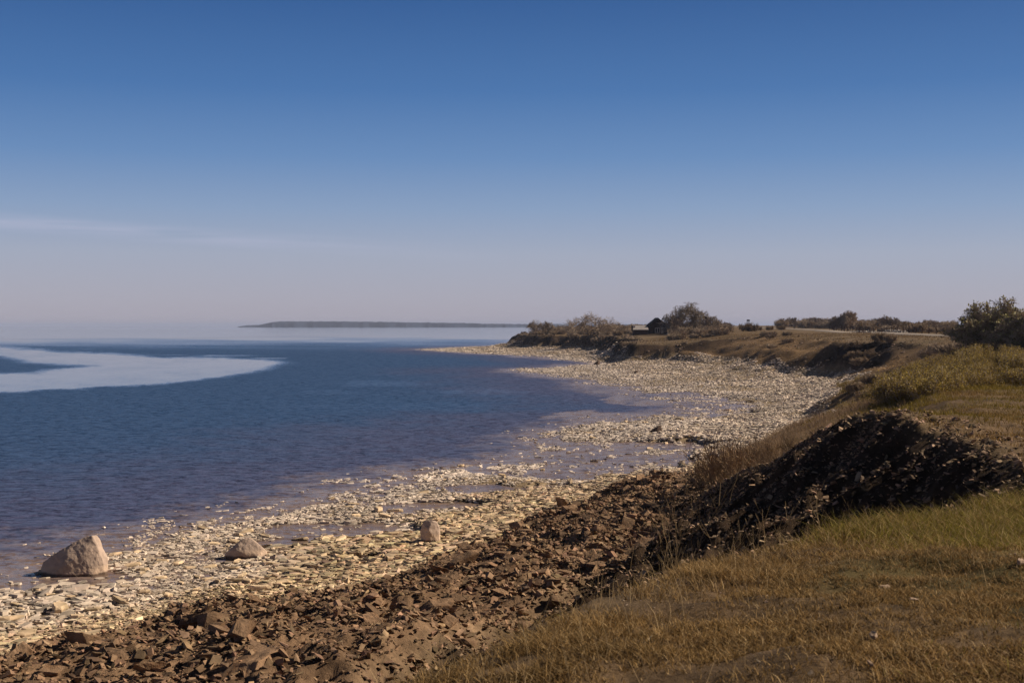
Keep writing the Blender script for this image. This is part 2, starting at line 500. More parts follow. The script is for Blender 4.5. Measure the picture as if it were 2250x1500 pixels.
# ground: vertex colour of the soil x noise at several scales, cell pattern of stones on the beach
gmat, nt, bs = new_mat('shore_ground')
L = nt.links
tc = N(nt, 'ShaderNodeTexCoord')
at = N(nt, 'ShaderNodeAttribute'); at.attribute_name = 'Col'
atb = N(nt, 'ShaderNodeAttribute'); atb.attribute_name = 'stony'
n1 = N(nt, 'ShaderNodeTexNoise', Scale=2.4, Detail=9.0, Roughness=0.72)
n2 = N(nt, 'ShaderNodeTexNoise', Scale=0.22, Detail=5.0, Roughness=0.6)
L.new(tc.outputs['Object'], n1.inputs['Vector'])
L.new(tc.outputs['Object'], n2.inputs['Vector'])
r1 = N(nt, 'ShaderNodeMapRange'); r1.inputs['From Min'].default_value = 0.32; r1.inputs['From Max'].default_value = 0.68
r1.inputs['To Min'].default_value = 0.45; r1.inputs['To Max'].default_value = 1.45
L.new(n1.outputs['Fac'], r1.inputs['Value'])
r2 = N(nt, 'ShaderNodeMapRange'); r2.inputs['From Min'].default_value = 0.35; r2.inputs['From Max'].default_value = 0.65
r2.inputs['To Min'].default_value = 0.75; r2.inputs['To Max'].default_value = 1.2
L.new(n2.outputs['Fac'], r2.inputs['Value'])
mp = N(nt, 'ShaderNodeMapping'); mp.inputs['Scale'].default_value = (1.0, 1.0, 1.0)
L.new(tc.outputs['Object'], mp.inputs[0])
vo = N(nt, 'ShaderNodeTexVoronoi', Scale=2.6)
L.new(mp.outputs[0], vo.inputs['Vector'])
vsep = N(nt, 'ShaderNodeSeparateColor')
L.new(vo.outputs['Color'], vsep.inputs[0])
r3 = N(nt, 'ShaderNodeMapRange'); r3.inputs['To Min'].default_value = 0.35; r3.inputs['To Max'].default_value = 1.35
L.new(vsep.outputs[0], r3.inputs['Value'])
mixv = N(nt, 'ShaderNodeMix', data_type='FLOAT')
L.new(atb.outputs['Fac'], mixv.inputs[0])
L.new(r1.outputs[0], mixv.inputs[2])
L.new(r3.outputs[0], mixv.inputs[3])
mu = N(nt, 'ShaderNodeMath', operation='MULTIPLY')
L.new(mixv.outputs[0], mu.inputs[0]); L.new(r2.outputs[0], mu.inputs[1])
vs = N(nt, 'ShaderNodeVectorMath', operation='SCALE')
L.new(at.outputs['Color'], vs.inputs[0]); L.new(mu.outputs[0], vs.inputs['Scale'])
L.new(vs.outputs[0], bs.inputs['Base Color'])
bs.inputs['Roughness'].default_value = 0.95
bs.inputs['Specular IOR Level'].default_value = 0.1
nb = N(nt, 'ShaderNodeTexNoise', Scale=6.0, Detail=8.0, Roughness=0.75)
L.new(tc.outputs['Object'], nb.inputs['Vector'])
hmix = N(nt, 'ShaderNodeMath', operation='ADD')
vm2 = N(nt, 'ShaderNodeMath', operation='MULTIPLY')
L.new(vsep.outputs[1], vm2.inputs[0]); L.new(atb.outputs['Fac'], vm2.inputs[1])
L.new(nb.outputs['Fac'], hmix.inputs[0]); L.new(vm2.outputs[0], hmix.inputs[1])
bp = N(nt, 'ShaderNodeBump', Strength=0.9, Distance=0.09)
L.new(hmix.outputs[0], bp.inputs['Height'])
L.new(bp.outputs[0], bs.inputs['Normal'])
M['ground'] = gmat

# water
wm, nt, bs = new_mat('sea_water')
L = nt.links
tc = N(nt, 'ShaderNodeTexCoord')
at = N(nt, 'ShaderNodeAttribute'); at.attribute_name = 'Col'
asl = N(nt, 'ShaderNodeAttribute'); asl.attribute_name = 'calm'
mp = N(nt, 'ShaderNodeMapping'); mp.inputs['Scale'].default_value = (1.0, 1.8, 1.0); mp.inputs['Rotation'].default_value = (0, 0, R(12))
L.new(tc.outputs['Object'], mp.inputs[0])
wa = N(nt, 'ShaderNodeTexNoise', Scale=4.5, Detail=4.0, Roughness=0.62)
wb = N(nt, 'ShaderNodeTexNoise', Scale=1.1, Detail=4.0, Roughness=0.6)
L.new(mp.outputs[0], wa.inputs['Vector']); L.new(mp.outputs[0], wb.inputs['Vector'])
wb2 = N(nt, 'ShaderNodeVectorMath', operation='ADD')
L.new(wa.outputs['Color'], wb2.inputs[0]); L.new(wb.outputs['Color'], wb2.inputs[1])
wb3 = N(nt, 'ShaderNodeVectorMath', operation='SUBTRACT')
L.new(wb2.outputs[0], wb3.inputs[0]); wb3.inputs[1].default_value = (1.0, 1.0, 1.0)
st = N(nt, 'ShaderNodeMapRange'); st.inputs['To Min'].default_value = 2.6; st.inputs['To Max'].default_value = -0.2; st.clamp = True
L.new(asl.outputs['Fac'], st.inputs['Value'])
wsc = N(nt, 'ShaderNodeVectorMath', operation='SCALE')
L.new(wb3.outputs[0], wsc.inputs[0]); L.new(st.outputs[0], wsc.inputs['Scale'])
wfl = N(nt, 'ShaderNodeVectorMath', operation='MULTIPLY'); wfl.inputs[1].default_value = (1, 1, 0)
L.new(wsc.outputs[0], wfl.inputs[0])
wgn = N(nt, 'ShaderNodeNewGeometry')
wad = N(nt, 'ShaderNodeVectorMath', operation='ADD')
L.new(wfl.outputs[0], wad.inputs[0]); L.new(wgn.outputs['Normal'], wad.inputs[1])
wno = N(nt, 'ShaderNodeVectorMath', operation='NORMALIZE')
L.new(wad.outputs[0], wno.inputs[0])
L.new(wno.outputs[0], bs.inputs['Normal'])
L.new(at.outputs['Color'], bs.inputs['Base Color'])
rgh = N(nt, 'ShaderNodeMapRange'); rgh.inputs['To Min'].default_value = 0.40; rgh.inputs['To Max'].default_value = 0.06
L.new(asl.outputs['Fac'], rgh.inputs['Value']); L.new(rgh.outputs[0], bs.inputs['Roughness'])
bs.inputs['IOR'].default_value = 1.30
M['water'] = wm

# ------------------------------------------------------------------ ground sheet
OFF = 12.0
nc, nr = 860, 1350
tt = np.linspace(-0.62, 0.66, nc)
rr = np.exp(np.linspace(math.log(2.5), math.log(7000), nr))
rr = 2.5 * (2800.0) ** (np.linspace(0, 1, nr) ** 1.0)
TT, RR = np.meshgrid(tt, rr)
GX, GY = TT * RR, RR - OFF
GZ, gi = ground(GX, GY, True, True)


def mixc(a, b, w):
    return a * (1 - w[..., None]) + np.asarray(b) * w[..., None]


def ground_colour(X, Y, Z, g):
    c = np.zeros(X.shape + (3,)) + np.array([0.30, 0.22, 0.135])           # gravel between the stones
    c = mixc(c, (0.17, 0.125, 0.10), sstep(0.12, -0.05, Z))                 # wet bed
    c = mixc(c, (0.225, 0.140, 0.085), g['rub'])
    sl = mixc(np.zeros_like(c) + np.array([0.20, 0.125, 0.065]), (0.055, 0.034, 0.021), g['dark'])  # shaded faces: soil painted near black to deepen their shade
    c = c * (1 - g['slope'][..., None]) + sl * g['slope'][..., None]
    gr = np.zeros_like(c) + np.array([0.16, 0.104, 0.060])
    farw = sstep(120, 260, g['dist'])
    gr = mixc(gr, (0.135, 0.088, 0.045), farw)
    green = sstep(0.0, 0.7, fbm(X / 4, Y / 4, 3, 91) + 0.8 * sstep(1.5, 5.5, X) * sstep(9, 13, Y) * (1 - sstep(17, 24, Y))) * (1 - farw)
    gr = mixc(gr, (0.115, 0.090, 0.034), green * 0.8)
    gr = mixc(gr, (0.17, 0.125, 0.085), farw * sstep(0.1, 0.6, fbm(X / 30, Y / 60, 3, 93)) * 0.6)
    c = c * (1 - g['up'][..., None]) + gr * g['up'][..., None]
    return c


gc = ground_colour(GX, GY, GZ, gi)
stony = gi['beach'] * sstep(-0.15, 0.05, GZ) * (0.35 + 0.65 * sstep(90, 180, gi['dist'])) + gi['slope'] * gi['dark'] * 0.25
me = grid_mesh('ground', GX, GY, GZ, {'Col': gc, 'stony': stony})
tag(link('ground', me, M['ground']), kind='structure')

# ------------------------------------------------------------------ sea
nc2, nr2 = 620, 900
t2 = np.linspace(-0.75, 0.6, nc2)
r2 = 30.0 * (1600.0) ** np.linspace(0, 1, nr2)
T2, R2 = np.meshgrid(t2, r2)
WX, WY = T2 * R2, R2 - OFF
bed, wi = ground(WX, WY, False, True)
depth = np.clip(-bed, 0, 4) * 0.72
px, py = wi['ppx'], wi['ppy']


def poly_sd(px, py, poly, sx_, sy_):
    """Signed distance (inside positive) to a polygon in scaled plan coordinates."""
    P = np.array(poly, float)
    qx, qy = px / sx_, py / sy_
    d = np.full(px.shape, 1e9)
    inside = np.zeros(px.shape, bool)
    n = len(P)
    for i in range(n):
        x1, y1 = P[i][0] / sx_, P[i][1] / sy_
        x2, y2 = P[(i + 1) % n][0] / sx_, P[(i + 1) % n][1] / sy_
        ex, ey = x2 - x1, y2 - y1
        t = np.clip(((qx - x1) * ex + (qy - y1) * ey) / (ex * ex + ey * ey), 0, 1)
        d = np.minimum(d, np.hypot(qx - x1 - t * ex, qy - y1 - t * ey))
        cr = ((y1 > qy) != (y2 > qy)) & (qx < (x2 - x1) * (qy - y1) / (y2 - y1 + 1e-9) + x1)
        inside ^= cr
    return np.where(inside, d, -d)


wv = fbm(px / 70, py / 7, 4, 101) + 0.5 * fbm(px / 9, py / 1.6, 3, 108)
pyw = py + 2.2 * wv
slick = poly_sd(px, pyw, [(-400, 740), (0, 756), (150, 769), (330, 780), (530, 787), (600, 791), (645, 797), (585, 814), (500, 829), (400, 841), (200, 853), (0, 863), (-400, 885)], 10, 1)
hole = poly_sd(px, pyw, [(-400, 776), (0, 782), (60, 795), (205, 804), (100, 814), (0, 822), (-400, 850)], 10, 1)
sof = 1 + 1.3 * sstep(803, 770, py)
calm = np.clip(0.91 + 0.035 * wv, 0, 1) * sstep(-2.0, 3.5, slick / sof) * (1 - 0.9 * sstep(-3.0, 5.0, hole))
for (a, b, c, d, w) in [(375, 779.5, 60, 1.2, .8), (480, 781, 120, 2.0, .7), (590, 787, 50, 1.3, .8), (190, 767, 40, 0.8, .7), (845, 842, 130, 9, .28), (1060, 860, 150, 11, .28), (740, 862, 90, 6, .16), (900, 895, 300, 12, .12)]:
    calm = np.maximum(calm, w * sstep(0, 0.9, 1 - ((px - a) / c) ** 2 - ((py - b) / d) ** 2 + 0.35 * wv))
calm = np.maximum(calm, 1.0 * sstep(779, 736, py + 5 * fbm(px / 260, py / 5, 3, 105)))
calm = np.maximum(calm, 0.50 * sstep(0.45, 0.05, depth + 0.10 * wv))
dn = sstep(0.02, 0.42, depth + 0.10 * wv)
wc = mixc(np.zeros(px.shape + (3,)) + np.array([0.22, 0.150, 0.112]), (0.062, 0.066, 0.130), dn)
wc = mixc(wc, (0.027, 0.064, 0.150), sstep(0.25, 1.6, depth + 0.2 * wv) * (0.5 + 0.5 * sstep(1200, 880, py)))
mud = wi['pool'] * sstep(1150, 1250, px)
me = grid_mesh('sea', WX, WY, np.zeros_like(WX), {'Col': wc, 'calm': calm})
tag(link('sea', me, M['water']), kind='structure')
print('terrain', time.time() - T0)

# ------------------------------------------------------------------ rock prototypes
def hull_arrays(pts):
    bm = bmesh.new()
    for p in pts:
        bm.verts.new(p)
    r = bmesh.ops.convex_hull(bm, input=bm.verts)
    bmesh.ops.delete(bm, geom=[g for g in r['geom_interior'] if isinstance(g, bmesh.types.BMVert)], context='VERTS')
    bmesh.ops.dissolve_limit(bm, angle_limit=R(9), verts=bm.verts, edges=bm.edges)
    bm.normal_update()
    return bm


def bm_arrays(bm):
    bm.verts.index_update()
    v = np.array([x.co[:] for x in bm.verts])
    lo, to = [], []
    for f in bm.faces:
        lo += [x.index for x in f.verts]
        to.append(len(f.verts))
    return v, np.array(lo), np.array(to)


def slab_proto(rng, n=7, rings=3):
    """Flat broken limestone slab of unit length: irregular outline, ragged layered edge, slightly domed top."""
    an = np.sort(np.linspace(0, 2 * math.pi, n, endpoint=False) + rng.uniform(-.3, .3, n))
    ra = rng.uniform(0.72, 1.08, n)
    asp = rng.uniform(0.35, 0.68)
    th = rng.uniform(0.06, 0.15)
    vs = []
    for k in range(rings):
        f = k / (rings - 1)
        ins = (0.93 if k == 0 else (1.0 if k < rings - 1 else 0.86)) * (1 + rng.uniform(-.05, .05, n))
        z = (f - 0.5) * th + rng.uniform(-.012, .012, n) + (0.02 * np.cos(an + rng.uniform(0, 6)) if k == rings - 1 else 0)
        vs += list(zip(0.5 * ra * ins * np.cos(an), 0.5 * asp * ra * ins * np.sin(an), z))
    top = len(vs)
    vs.append((0, 0, 0.5 * th + 0.01))
    lo, to = [], []
    for k in range(rings - 1):
        for i in range(n):
            j = (i + 1) % n
            lo += [k * n + i, k * n + j, (k + 1) * n + j, (k + 1) * n + i]
            to.append(4)
    for i in range(n):
        lo += [(rings - 1) * n + i, (rings - 1) * n + (i + 1) % n, top]
        to.append(3)
    return np.array(vs), np.array(lo), np.array(to)


def chunk_proto(rng, flat=0.6, n=13):
    p = np.array([[a, b, c] for a in (-1, 1) for b in (-1, 1) for c in (-1, 1)], float)
    p = p * rng.uniform(0.45, 1.05, (8, 3)) + np.array([.3, 0, 0]) * p[:, 2:3] * rng.normal()
    if rng.rand() < 0.5:
        p = np.delete(p, rng.randint(8), axis=0)
    p *= np.array([0.5, rng.uniform(.25, .42), rng.uniform(.5, .95) * flat * 0.5])
    bm = hull_arrays([tuple(q) for q in p])
    a = bm_arrays(bm)
    bm.free()
    return a


def rough_rock(name, pts, cuts=3, amp=0.03, freq=2.5, smooth=0, bev=0.03, seed=0, mat=None):
    """Angular rock: hull of points, worn edges, refined and roughened."""
    bm = hull_arrays(pts)
    if bev > 0:
        bmesh.ops.bevel(bm, geom=bm.edges[:] + bm.verts[:], offset=bev, segments=2, profile=0.6, affect='EDGES', clamp_overlap=True)
    bmesh.ops.triangulate(bm, faces=bm.faces)
    for _ in range(cuts):
        le = max(0.02, np.percentile([e.calc_length() for e in bm.edges], 60))
        es = [e for e in bm.edges if e.calc_length() > le * 0.75]
        bmesh.ops.subdivide_edges(bm, edges=es, cuts=1, use_grid_fill=True)
        bmesh.ops.triangulate(bm, faces=[f for f in bm.faces if len(f.verts) > 3])
    for _ in range(smooth):
        bmesh.ops.smooth_vert(bm, verts=bm.verts, factor=0.5, use_axis_x=True, use_axis_y=True, use_axis_z=True)
    bm.normal_update()
    off = Vector((seed * 7.1, seed * 3.3, seed))
    for v in bm.verts:
        d = mnoise.fractal(v.co * freq + off, 0.8, 2.1, 4) * amp
        v.co += v.normal * d
    me = bpy.data.meshes.new(name)
    bm.to_mesh(me)
    bm.free()
    if smooth:
        for p in me.polygons:
            p.use_smooth = True
    if mat:
        me.materials.append(mat)
    return me


def merge(protos, which, pos, scl, rot, col):
    """One mesh of many placed copies. rot = (n,3) Euler XYZ."""
    V, LO, TO, C = [], [], [], []
    base = 0
    cx, sx_, cy, sy_, cz, sz_ = [f(rot[:, k]) for k in range(3) for f in (np.cos, np.sin)]
    Rm = np.zeros((len(pos), 3, 3))
    Rm[:, 0, 0] = cz * cy; Rm[:, 0, 1] = cz * sy_ * sx_ - sz_ * cx; Rm[:, 0, 2] = cz * sy_ * cx + sz_ * sx_
    Rm[:, 1, 0] = sz_ * cy; Rm[:, 1, 1] = sz_ * sy_ * sx_ + cz * cx; Rm[:, 1, 2] = sz_ * sy_ * cx - cz * sx_
    Rm[:, 2, 0] = -sy_; Rm[:, 2, 1] = cy * sx_; Rm[:, 2, 2] = cy * cx
    for k, (pv, pl, pt) in enumerate(protos):
        ids = np.where(which == k)[0]
        if not len(ids):
            continue
        v = np.einsum('nij,nmj->nmi', Rm[ids], pv[None] * scl[ids][:, None, :]) + pos[ids][:, None, :]
        m = len(pv)
        V.append(v.reshape(-1, 3))
        LO.append((pl[None] + base + np.arange(len(ids))[:, None] * m).ravel())
        TO.append(np.tile(pt, len(ids)))
        C.append(np.repeat(col[ids], m, axis=0))
        base += m * len(ids)
    return np.concatenate(V), np.concatenate(LO), np.concatenate(TO), np.concatenate(C)


# ------------------------------------------------------------------ limestone shingle
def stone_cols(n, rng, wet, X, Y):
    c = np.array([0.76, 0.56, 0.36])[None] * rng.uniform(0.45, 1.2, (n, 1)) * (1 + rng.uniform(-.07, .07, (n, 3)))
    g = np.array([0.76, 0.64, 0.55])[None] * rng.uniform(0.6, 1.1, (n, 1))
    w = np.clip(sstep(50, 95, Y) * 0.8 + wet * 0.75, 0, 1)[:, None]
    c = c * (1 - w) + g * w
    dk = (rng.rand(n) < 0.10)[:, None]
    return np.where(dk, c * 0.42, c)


rng = np.random.RandomState(11)
bands = [(30, 48, 22000, .08, .2), (30, 48, 22000, .18, .5), (48, 75, 20000, .1, .22), (48, 75, 28000, .2, .5), (75, 110, 30000, .20, .5), (110, 170, 30000, .26, .50), (170, 280, 36000, .34, .62), (280, 520, 26000, .5, .85)]
PX_, PY_, SZ_ = [], [], []
for (y0, y1, n, s0, s1) in bands:
    y = rng.uniform(y0, y1, n)
    S = np.interp(y, sy, sx) - 6
    B = np.interp(y, RY, RB) + 1
    tx_ = np.interp(y, RY, RX[0]) + 1.5
    B = np.where(y > 60, tx_, B)
    x = S + rng.rand(n) * (B - S)
    PX_.append(x); PY_.append(y)
    SZ_.append(s0 + (s1 - s0) * rng.beta(1.0, 3.6, n) * 1.7)
X, Y, SZ = map(np.concatenate, (PX_, PY_, SZ_))
Z, g = ground(X, Y, True, True)
wetness = sstep(0.25, 0.0, Z)
cl = fbm(X / 1.6, Y / 3.0, 3, 121)
vis = (np.abs(X / Y) < 0.47)
emerged = Z > -0.02
cl2 = fbm(X / 2.4 + 9, Y / 3.4, 3, 127)
sub = (Z > -0.17) & (Z <= -0.02) & (rng.rand(len(X)) < 0.03 + 0.62 * sstep(0.38, 0.72, np.maximum(cl2, cl - 0.1)))
scat = (Z <= -0.17) & (Z > -0.42) & (rng.rand(len(X)) < 0.006 + 0.16 * sstep(0.55, 0.9, cl2))
edge = np.clip((g['Xw'] - g['B']) / 1.0, -1, 2)
inb = np.where(Y > 60, g['Xw'] < g['toe'] + 1.0 + 1.5 * fbm(X / 4, Y / 6, 2, 122), edge < 0.15 + 0.5 * fbm(X / 1.5, Y / 1.5, 2, 123))
bare_ = sstep(0.35, 0.8, fbm(X / 3.2, Y / 5.5, 3, 126)) * (Z < 0.35)
keep = vis & (emerged | sub | scat) & inb & (rng.rand(len(X)) > 0.75 * bare_)
X, Y, Z, SZ, wetness, cl = [a[keep] for a in (X, Y, Z, SZ, wetness, cl)]
n = len(X)
protos = [slab_proto(rng, n=int(rng.choice([5, 6, 7])), rings=2) for _ in range(16)] + [chunk_proto(rng, 0.55, 10) for _ in range(8)]
which = rng.choice(24, n, p=[0.88 / 16] * 16 + [0.12 / 8] * 8)
SZ = SZ * 1.12 * (1 + 0.45 * np.clip(fbm(X / 4.5, Y / 8, 3, 124), -1, 1))
sc = np.stack([SZ, SZ * rng.uniform(.7, 1.1, n), SZ * rng.uniform(0.7, 1.3, n)], -1)
sc[which >= 16] *= np.array([0.75, 0.7, 0.6])
tilt = np.where(rng.rand(n) < 0.12, 0.4, 0.09)
rot = np.stack([rng.normal(0, 1, n) * tilt, rng.normal(0, 1, n) * tilt, rng.normal(0.15, 0.75, n)], -1)
zz = Z + sc[:, 2] * 0.05 + rng.rand(n) ** 2 * 0.07 * sstep(0, 0.3, Z)
zz = np.where(Z < 0.0, np.maximum(zz, -sc[:, 2] * 0.04 + rng.rand(n) * 0.03), zz)
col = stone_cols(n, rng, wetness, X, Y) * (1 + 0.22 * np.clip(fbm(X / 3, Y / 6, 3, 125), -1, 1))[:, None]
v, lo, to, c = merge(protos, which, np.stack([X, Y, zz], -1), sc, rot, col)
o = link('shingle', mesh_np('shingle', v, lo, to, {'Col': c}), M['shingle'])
tag(o, 'pale flat limestone shingle covering the whole curving beach and its shoals', 'shingle', kind='stuff')
print('shingle', n, time.time() - T0)

# the largest single slabs
rng = np.random.RandomState(23)
smesh = []
for k in range(14):
    a = slab_proto(rng, n=int(rng.choice([6, 7, 8, 9])), rings=3)
    pts = [tuple(p) for p in a[0]]
    smesh.append(rough_rock('flat_stone', pts, cuts=1, amp=0.018, freq=5, bev=0.012, seed=k, mat=M['slab']))
SL = []
tries = 0
while len(SL) < 292 and tries < 30000:
    tries += 1
    if rng.rand() < 0.55:
        y = rng.uniform(32, 56)
    elif rng.rand() < 0.6:
        y = rng.uniform(52, 90)
    else:
        y = rng.uniform(90, 150)
    s0 = np.interp(y, sy, sx) - 3
    b0 = np.interp(y, RY, RB) - 0.2
    x = rng.uniform(s0, b0)
    if abs(x / y) > 0.43:
        continue
    z = gz(x, y)
    if z < -0.15 or (z < -0.02 and rng.rand() < 0.82) or (y > 90 and z > 0.1):
        continue
    size = rng.uniform(0.42, 0.68) if rng.rand() < 0.75 else rng.uniform(0.68, 1.05)
    if y > 90:
        size *= 1.25
    if any((x - q[0]) ** 2 + (y - q[1]) ** 2 < ((size + q[3]) * 0.42) ** 2 for q in SL):
        continue
    SL.append((x, y, z, size))
for i, (x, y, z, size) in enumerate(SL):
    o = link('flat_stone', smesh[i % 14], loc=(x, y, max(z, -0.02) + 0.05 * size + (0.02 if z < 0.05 else 0.07)), rot=(rng.normal(0, .09), rng.normal(0, .09), rng.uniform(0, 6.28)), sc=(size, size * rng.uniform(.8, 1.1), size * rng.uniform(.9, 1.5)))
    if z < 0.0:
        tag(o, 'flat pale limestone slab lying half awash in the shallows', 'stone', 'flat slabs awash along the waterline')
    else:
        tag(o, 'flat pale limestone slab lying on the dry shingle', 'stone', 'flat slabs on the dry shingle')

# ------------------------------------------------------------------ brown rubble and shale chips
rng = np.random.RandomState(31)
n = 100000
y = 20 + rng.rand(n) ** 0.8 * 46
B = np.interp(y, RY, RB); tx_ = np.interp(y, RY, RX[0]) + 1.5
x = B - 0.5 + rng.rand(n) * (tx_ - B + 0.5)
Z, g = ground(x, y, True, True)
k = (np.abs(x / y) < 0.47) & (g['rub'] > 0.35) & (rng.rand(n) < 0.55 + 0.6 * sstep(-0.2, 0.6, fbm(x / 1.8, y / 1.8, 3, 132)))
x, y, Z = x[k], y[k], Z[k]
n1_ = len(x)
sz = 0.05 + 0.42 * rng.beta(1.0, 4.8, n1_)
# chips on the dark face
n = 70000
y2 = 17 + rng.rand(n) * 42
t0_, t1_ = np.interp(y2, RY, RX[0]) - 0.5, np.interp(y2, RY, RX[2]) + 1.5
x2 = t0_ + rng.rand(n) * (t1_ - t0_)
Z2, g2 = ground(x2, y2, True, True)
k = (np.abs(x2 / y2) < 0.47) & (g2['dark'] * (g2['slope'] + 0.3 * g2['up']) > rng.rand(n) * 0.8) & (rng.rand(n) < 0.4 + 0.9 * sstep(-0.1, 0.6, fbm((x2 + y2 * .3) / 2.2, y2 / 1.1, 3, 133)))
x2, y2, Z2 = x2[k], y2[k], Z2[k]
n2_ = len(x2)
sz2 = 0.035 + 0.34 * rng.beta(1.0, 8.0, n2_)
# distant shale and stones fallen on the far cliffs and grassy slope
n = 16000
y3 = 170 + rng.rand(n) * 370
t0_, t1_ = np.interp(y3, RY, RX[0]) - 4, np.interp(y3, RY, RX[2]) + 2
x3 = t0_ + rng.rand(n) * (t1_ - t0_)
Z3, g3 = ground(x3, y3, True, True)
k = rng.rand(n) < (0.10 + 0.50 * sstep(0.1, 0.7, fbm(x3 / 6, y3 / 10, 3, 131))) * (0.25 + 0.75 * np.maximum(g3['dark'], 1 - g3['slope'] - g3['up']))
x3, y3, Z3 = x3[k], y3[k], Z3[k]
n3_ = len(x3)
sz3 = 0.25 + 0.7 * rng.beta(1.0, 4.0, n3_)
protos = [chunk_proto(rng, f, 12) for f in (0.25, 0.3, 0.4, 0.45, 0.7, 0.25, 0.3, 0.4, 0.22, 0.25, 0.3, 0.5)]


def chunks(name, x, y, Z, sz, base, var, label, cat, mat, lift=0.12):
    n = len(x)
    w = rng.randint(0, len(protos), n)
    sc = np.stack([sz, sz * rng.uniform(.7, 1.1, n), sz * rng.uniform(.7, 1.2, n)], -1)
    rot = np.stack([rng.normal(0, .4, n), rng.normal(0, .4, n), rng.uniform(0, 6.28, n)], -1)
    col = base(n) if callable(base) else np.array(base)[None] * rng.uniform(var[0], var[1], (n, 1)) * (1 + rng.uniform(-.06, .06, (n, 3)))
    v, lo, to, c = merge(protos, w, np.stack([x, y, Z + sz * lift], -1), sc, rot, col)
    o = link(name, mesh_np(name, v, lo, to, {'Col': c}), mat)
    tag(o, label, cat, kind='stuff')


chunks('brown_rubble', x, y, Z, sz, (0.275, 0.172, 0.105), (0.4, 1.35), 'broken brown rubble below the bluff in the foreground', 'rubble', M['rubble'])
chunks('shale_chips', x2, y2, Z2, sz2, (0.30, 0.20, 0.13), (0.25, 1.5), 'small shale chips strewn over the dark shaded bluff face', 'shale', M['rubble'], 0.2)
chunks('cliff_debris', x3, y3, Z3, sz3, (0.30, 0.215, 0.155), (0.35, 1.3), 'fallen stones scattered along the foot of the far cliffs', 'debris', M['rubble'])
n = 5000
x4 = rng.uniform(-.1, .44, n); y4 = rng.uniform(4.5, 34, n); x4 = x4 * y4
Z4, g4 = ground(x4, y4, True, True)
k = (g4['up'] > 0.6) & (rng.rand(n) < 0.10 + 0.6 * sstep(0.1, 0.7, fbm(x4 / 0.9, y4 / 1.2, 4, 143)))
x4, y4, Z4 = x4[k], y4[k], Z4[k]
chunks('lawn_pebbles', x4, y4, Z4, 0.010 + 0.055 * rng.beta(1.0, 5.0, len(x4)), (0.34, 0.25, 0.18), (0.4, 1.5), 'tiny stones and crumbs of soil in the worn patches of the lawn', 'pebbles', M['rubble'], 0.2)
print('rubble', time.time() - T0)

bmesh_ = []
for k in range(16):
    p = np.array([[a, b, c] for a in (-1, 1) for b in (-1, 1) for c in (-1, 1)], float)
    p = p * rng.uniform(0.5, 1.05, (8, 3)) + np.array([.3, .1, 0]) * p[:, 2:3] * rng.normal()
    p *= np.array([0.55, rng.uniform(.28, .45), rng.uniform(.13, .32)])
    bmesh_.append(rough_rock('rubble_block', [tuple(q) for q in p], cuts=3, amp=0.035, freq=3.5, bev=0.015, seed=k + 40, mat=M['brown_rock']))
RBK = []
tries = 0
while len(RBK) < 280 and tries < 30000:
    tries += 1
    y = rng.uniform(21, 64)
    b0, t0 = np.interp(y, RY, RB), np.interp(y, RY, RX[0]) + 1
    x = b0 + rng.rand() ** 1.3 * (t0 - b0)
    if abs(x / y) > 0.44:
        continue
    size = rng.uniform(0.35, 0.66) if rng.rand() < 0.87 else rng.uniform(0.7, 1.1)
    if y > 45:
        size = min(size, 0.85)
    if any((x - q[0]) ** 2 + (y - q[1]) ** 2 < ((size + q[3]) * 0.40) ** 2 for q in RBK):
        continue
    RBK.append((x, y, gz(x, y), size))
for i, (x, y, z, size) in enumerate(RBK):
    o = link('rubble_block', bmesh_[i % 16], loc=(x, y, z + 0.05 * size), rot=(rng.normal(0, .25), rng.normal(0, .25), rng.uniform(0, 6.28)), sc=(size, size * rng.uniform(.8, 1.15), size * rng.uniform(.75, 1.15)))
    tag(o, 'angular brown rock block half buried in the rubble below the bluff', 'rock', 'angular blocks in the brown rubble belt')

# ------------------------------------------------------------------ the boulders


def at_px(px, Y):
    return (px - CX) / FPX * Y


bA = rough_rock('boulder', [(-1.22, 0.1, -.25), (-0.95, -0.55, -.25), (-0.15, -0.85, -.25), (0.9, -0.7, -.25), (1.22, -0.1, -.25), (0.9, 0.7, -.25), (-0.4, 0.8, -.25),
                            (-1.20, -0.05, 0.12), (-1.08, -0.15, 0.38), (-0.62, -0.35, 0.74), (-0.12, -0.78, 0.42), (-0.10, -0.82, 0.05), (-0.05, -0.35, 1.02), (0.42, -0.2, 1.36), (0.72, -0.22, 1.40), (0.80, 0.1, 1.34),
                            (0.55, -0.62, 0.75), (0.98, -0.38, 0.98), (1.12, -0.35, 0.62), (1.21, -0.35, 0.15), (1.2, 0.15, 0.5), (0.6, 0.5, 1.1), (-0.5, 0.45, 0.65)],
                cuts=5, amp=0.035, freq=2.2, smooth=2, bev=0.07, seed=3, mat=M['boulder'])
Yb = 46.3
o = link('boulder', bA, loc=(at_px(161, Yb), Yb, 0.02), sc=(1.0, 1.0, 1.0))
tag(o, 'largest granite boulder, tall wedge shape, standing in the water at the beach edge', 'boulder')
bB = rough_rock('boulder', [(-0.86, 0, -.15), (-0.6, -.45, -.15), (0.5, -.5, -.15), (0.85, -.2, -.15), (0.7, .5, -.15), (-.5, .5, -.15), (-.80, -.1, .12), (-.55, -.25, .34), (-.28, -.2, .56), (-.18, 0, .70), (.02, -.05, .74),
                            (.15, .1, .72), (.42, -.15, .58), (.66, -.2, .40), (.84, -.15, .22), (.60, -.48, .06), (-.1, -.5, .25), (.3, .4, .5)], cuts=4, amp=0.03, freq=2.8, smooth=5, bev=0.10, seed=9, mat=M['boulder'])
Yb = 49.3
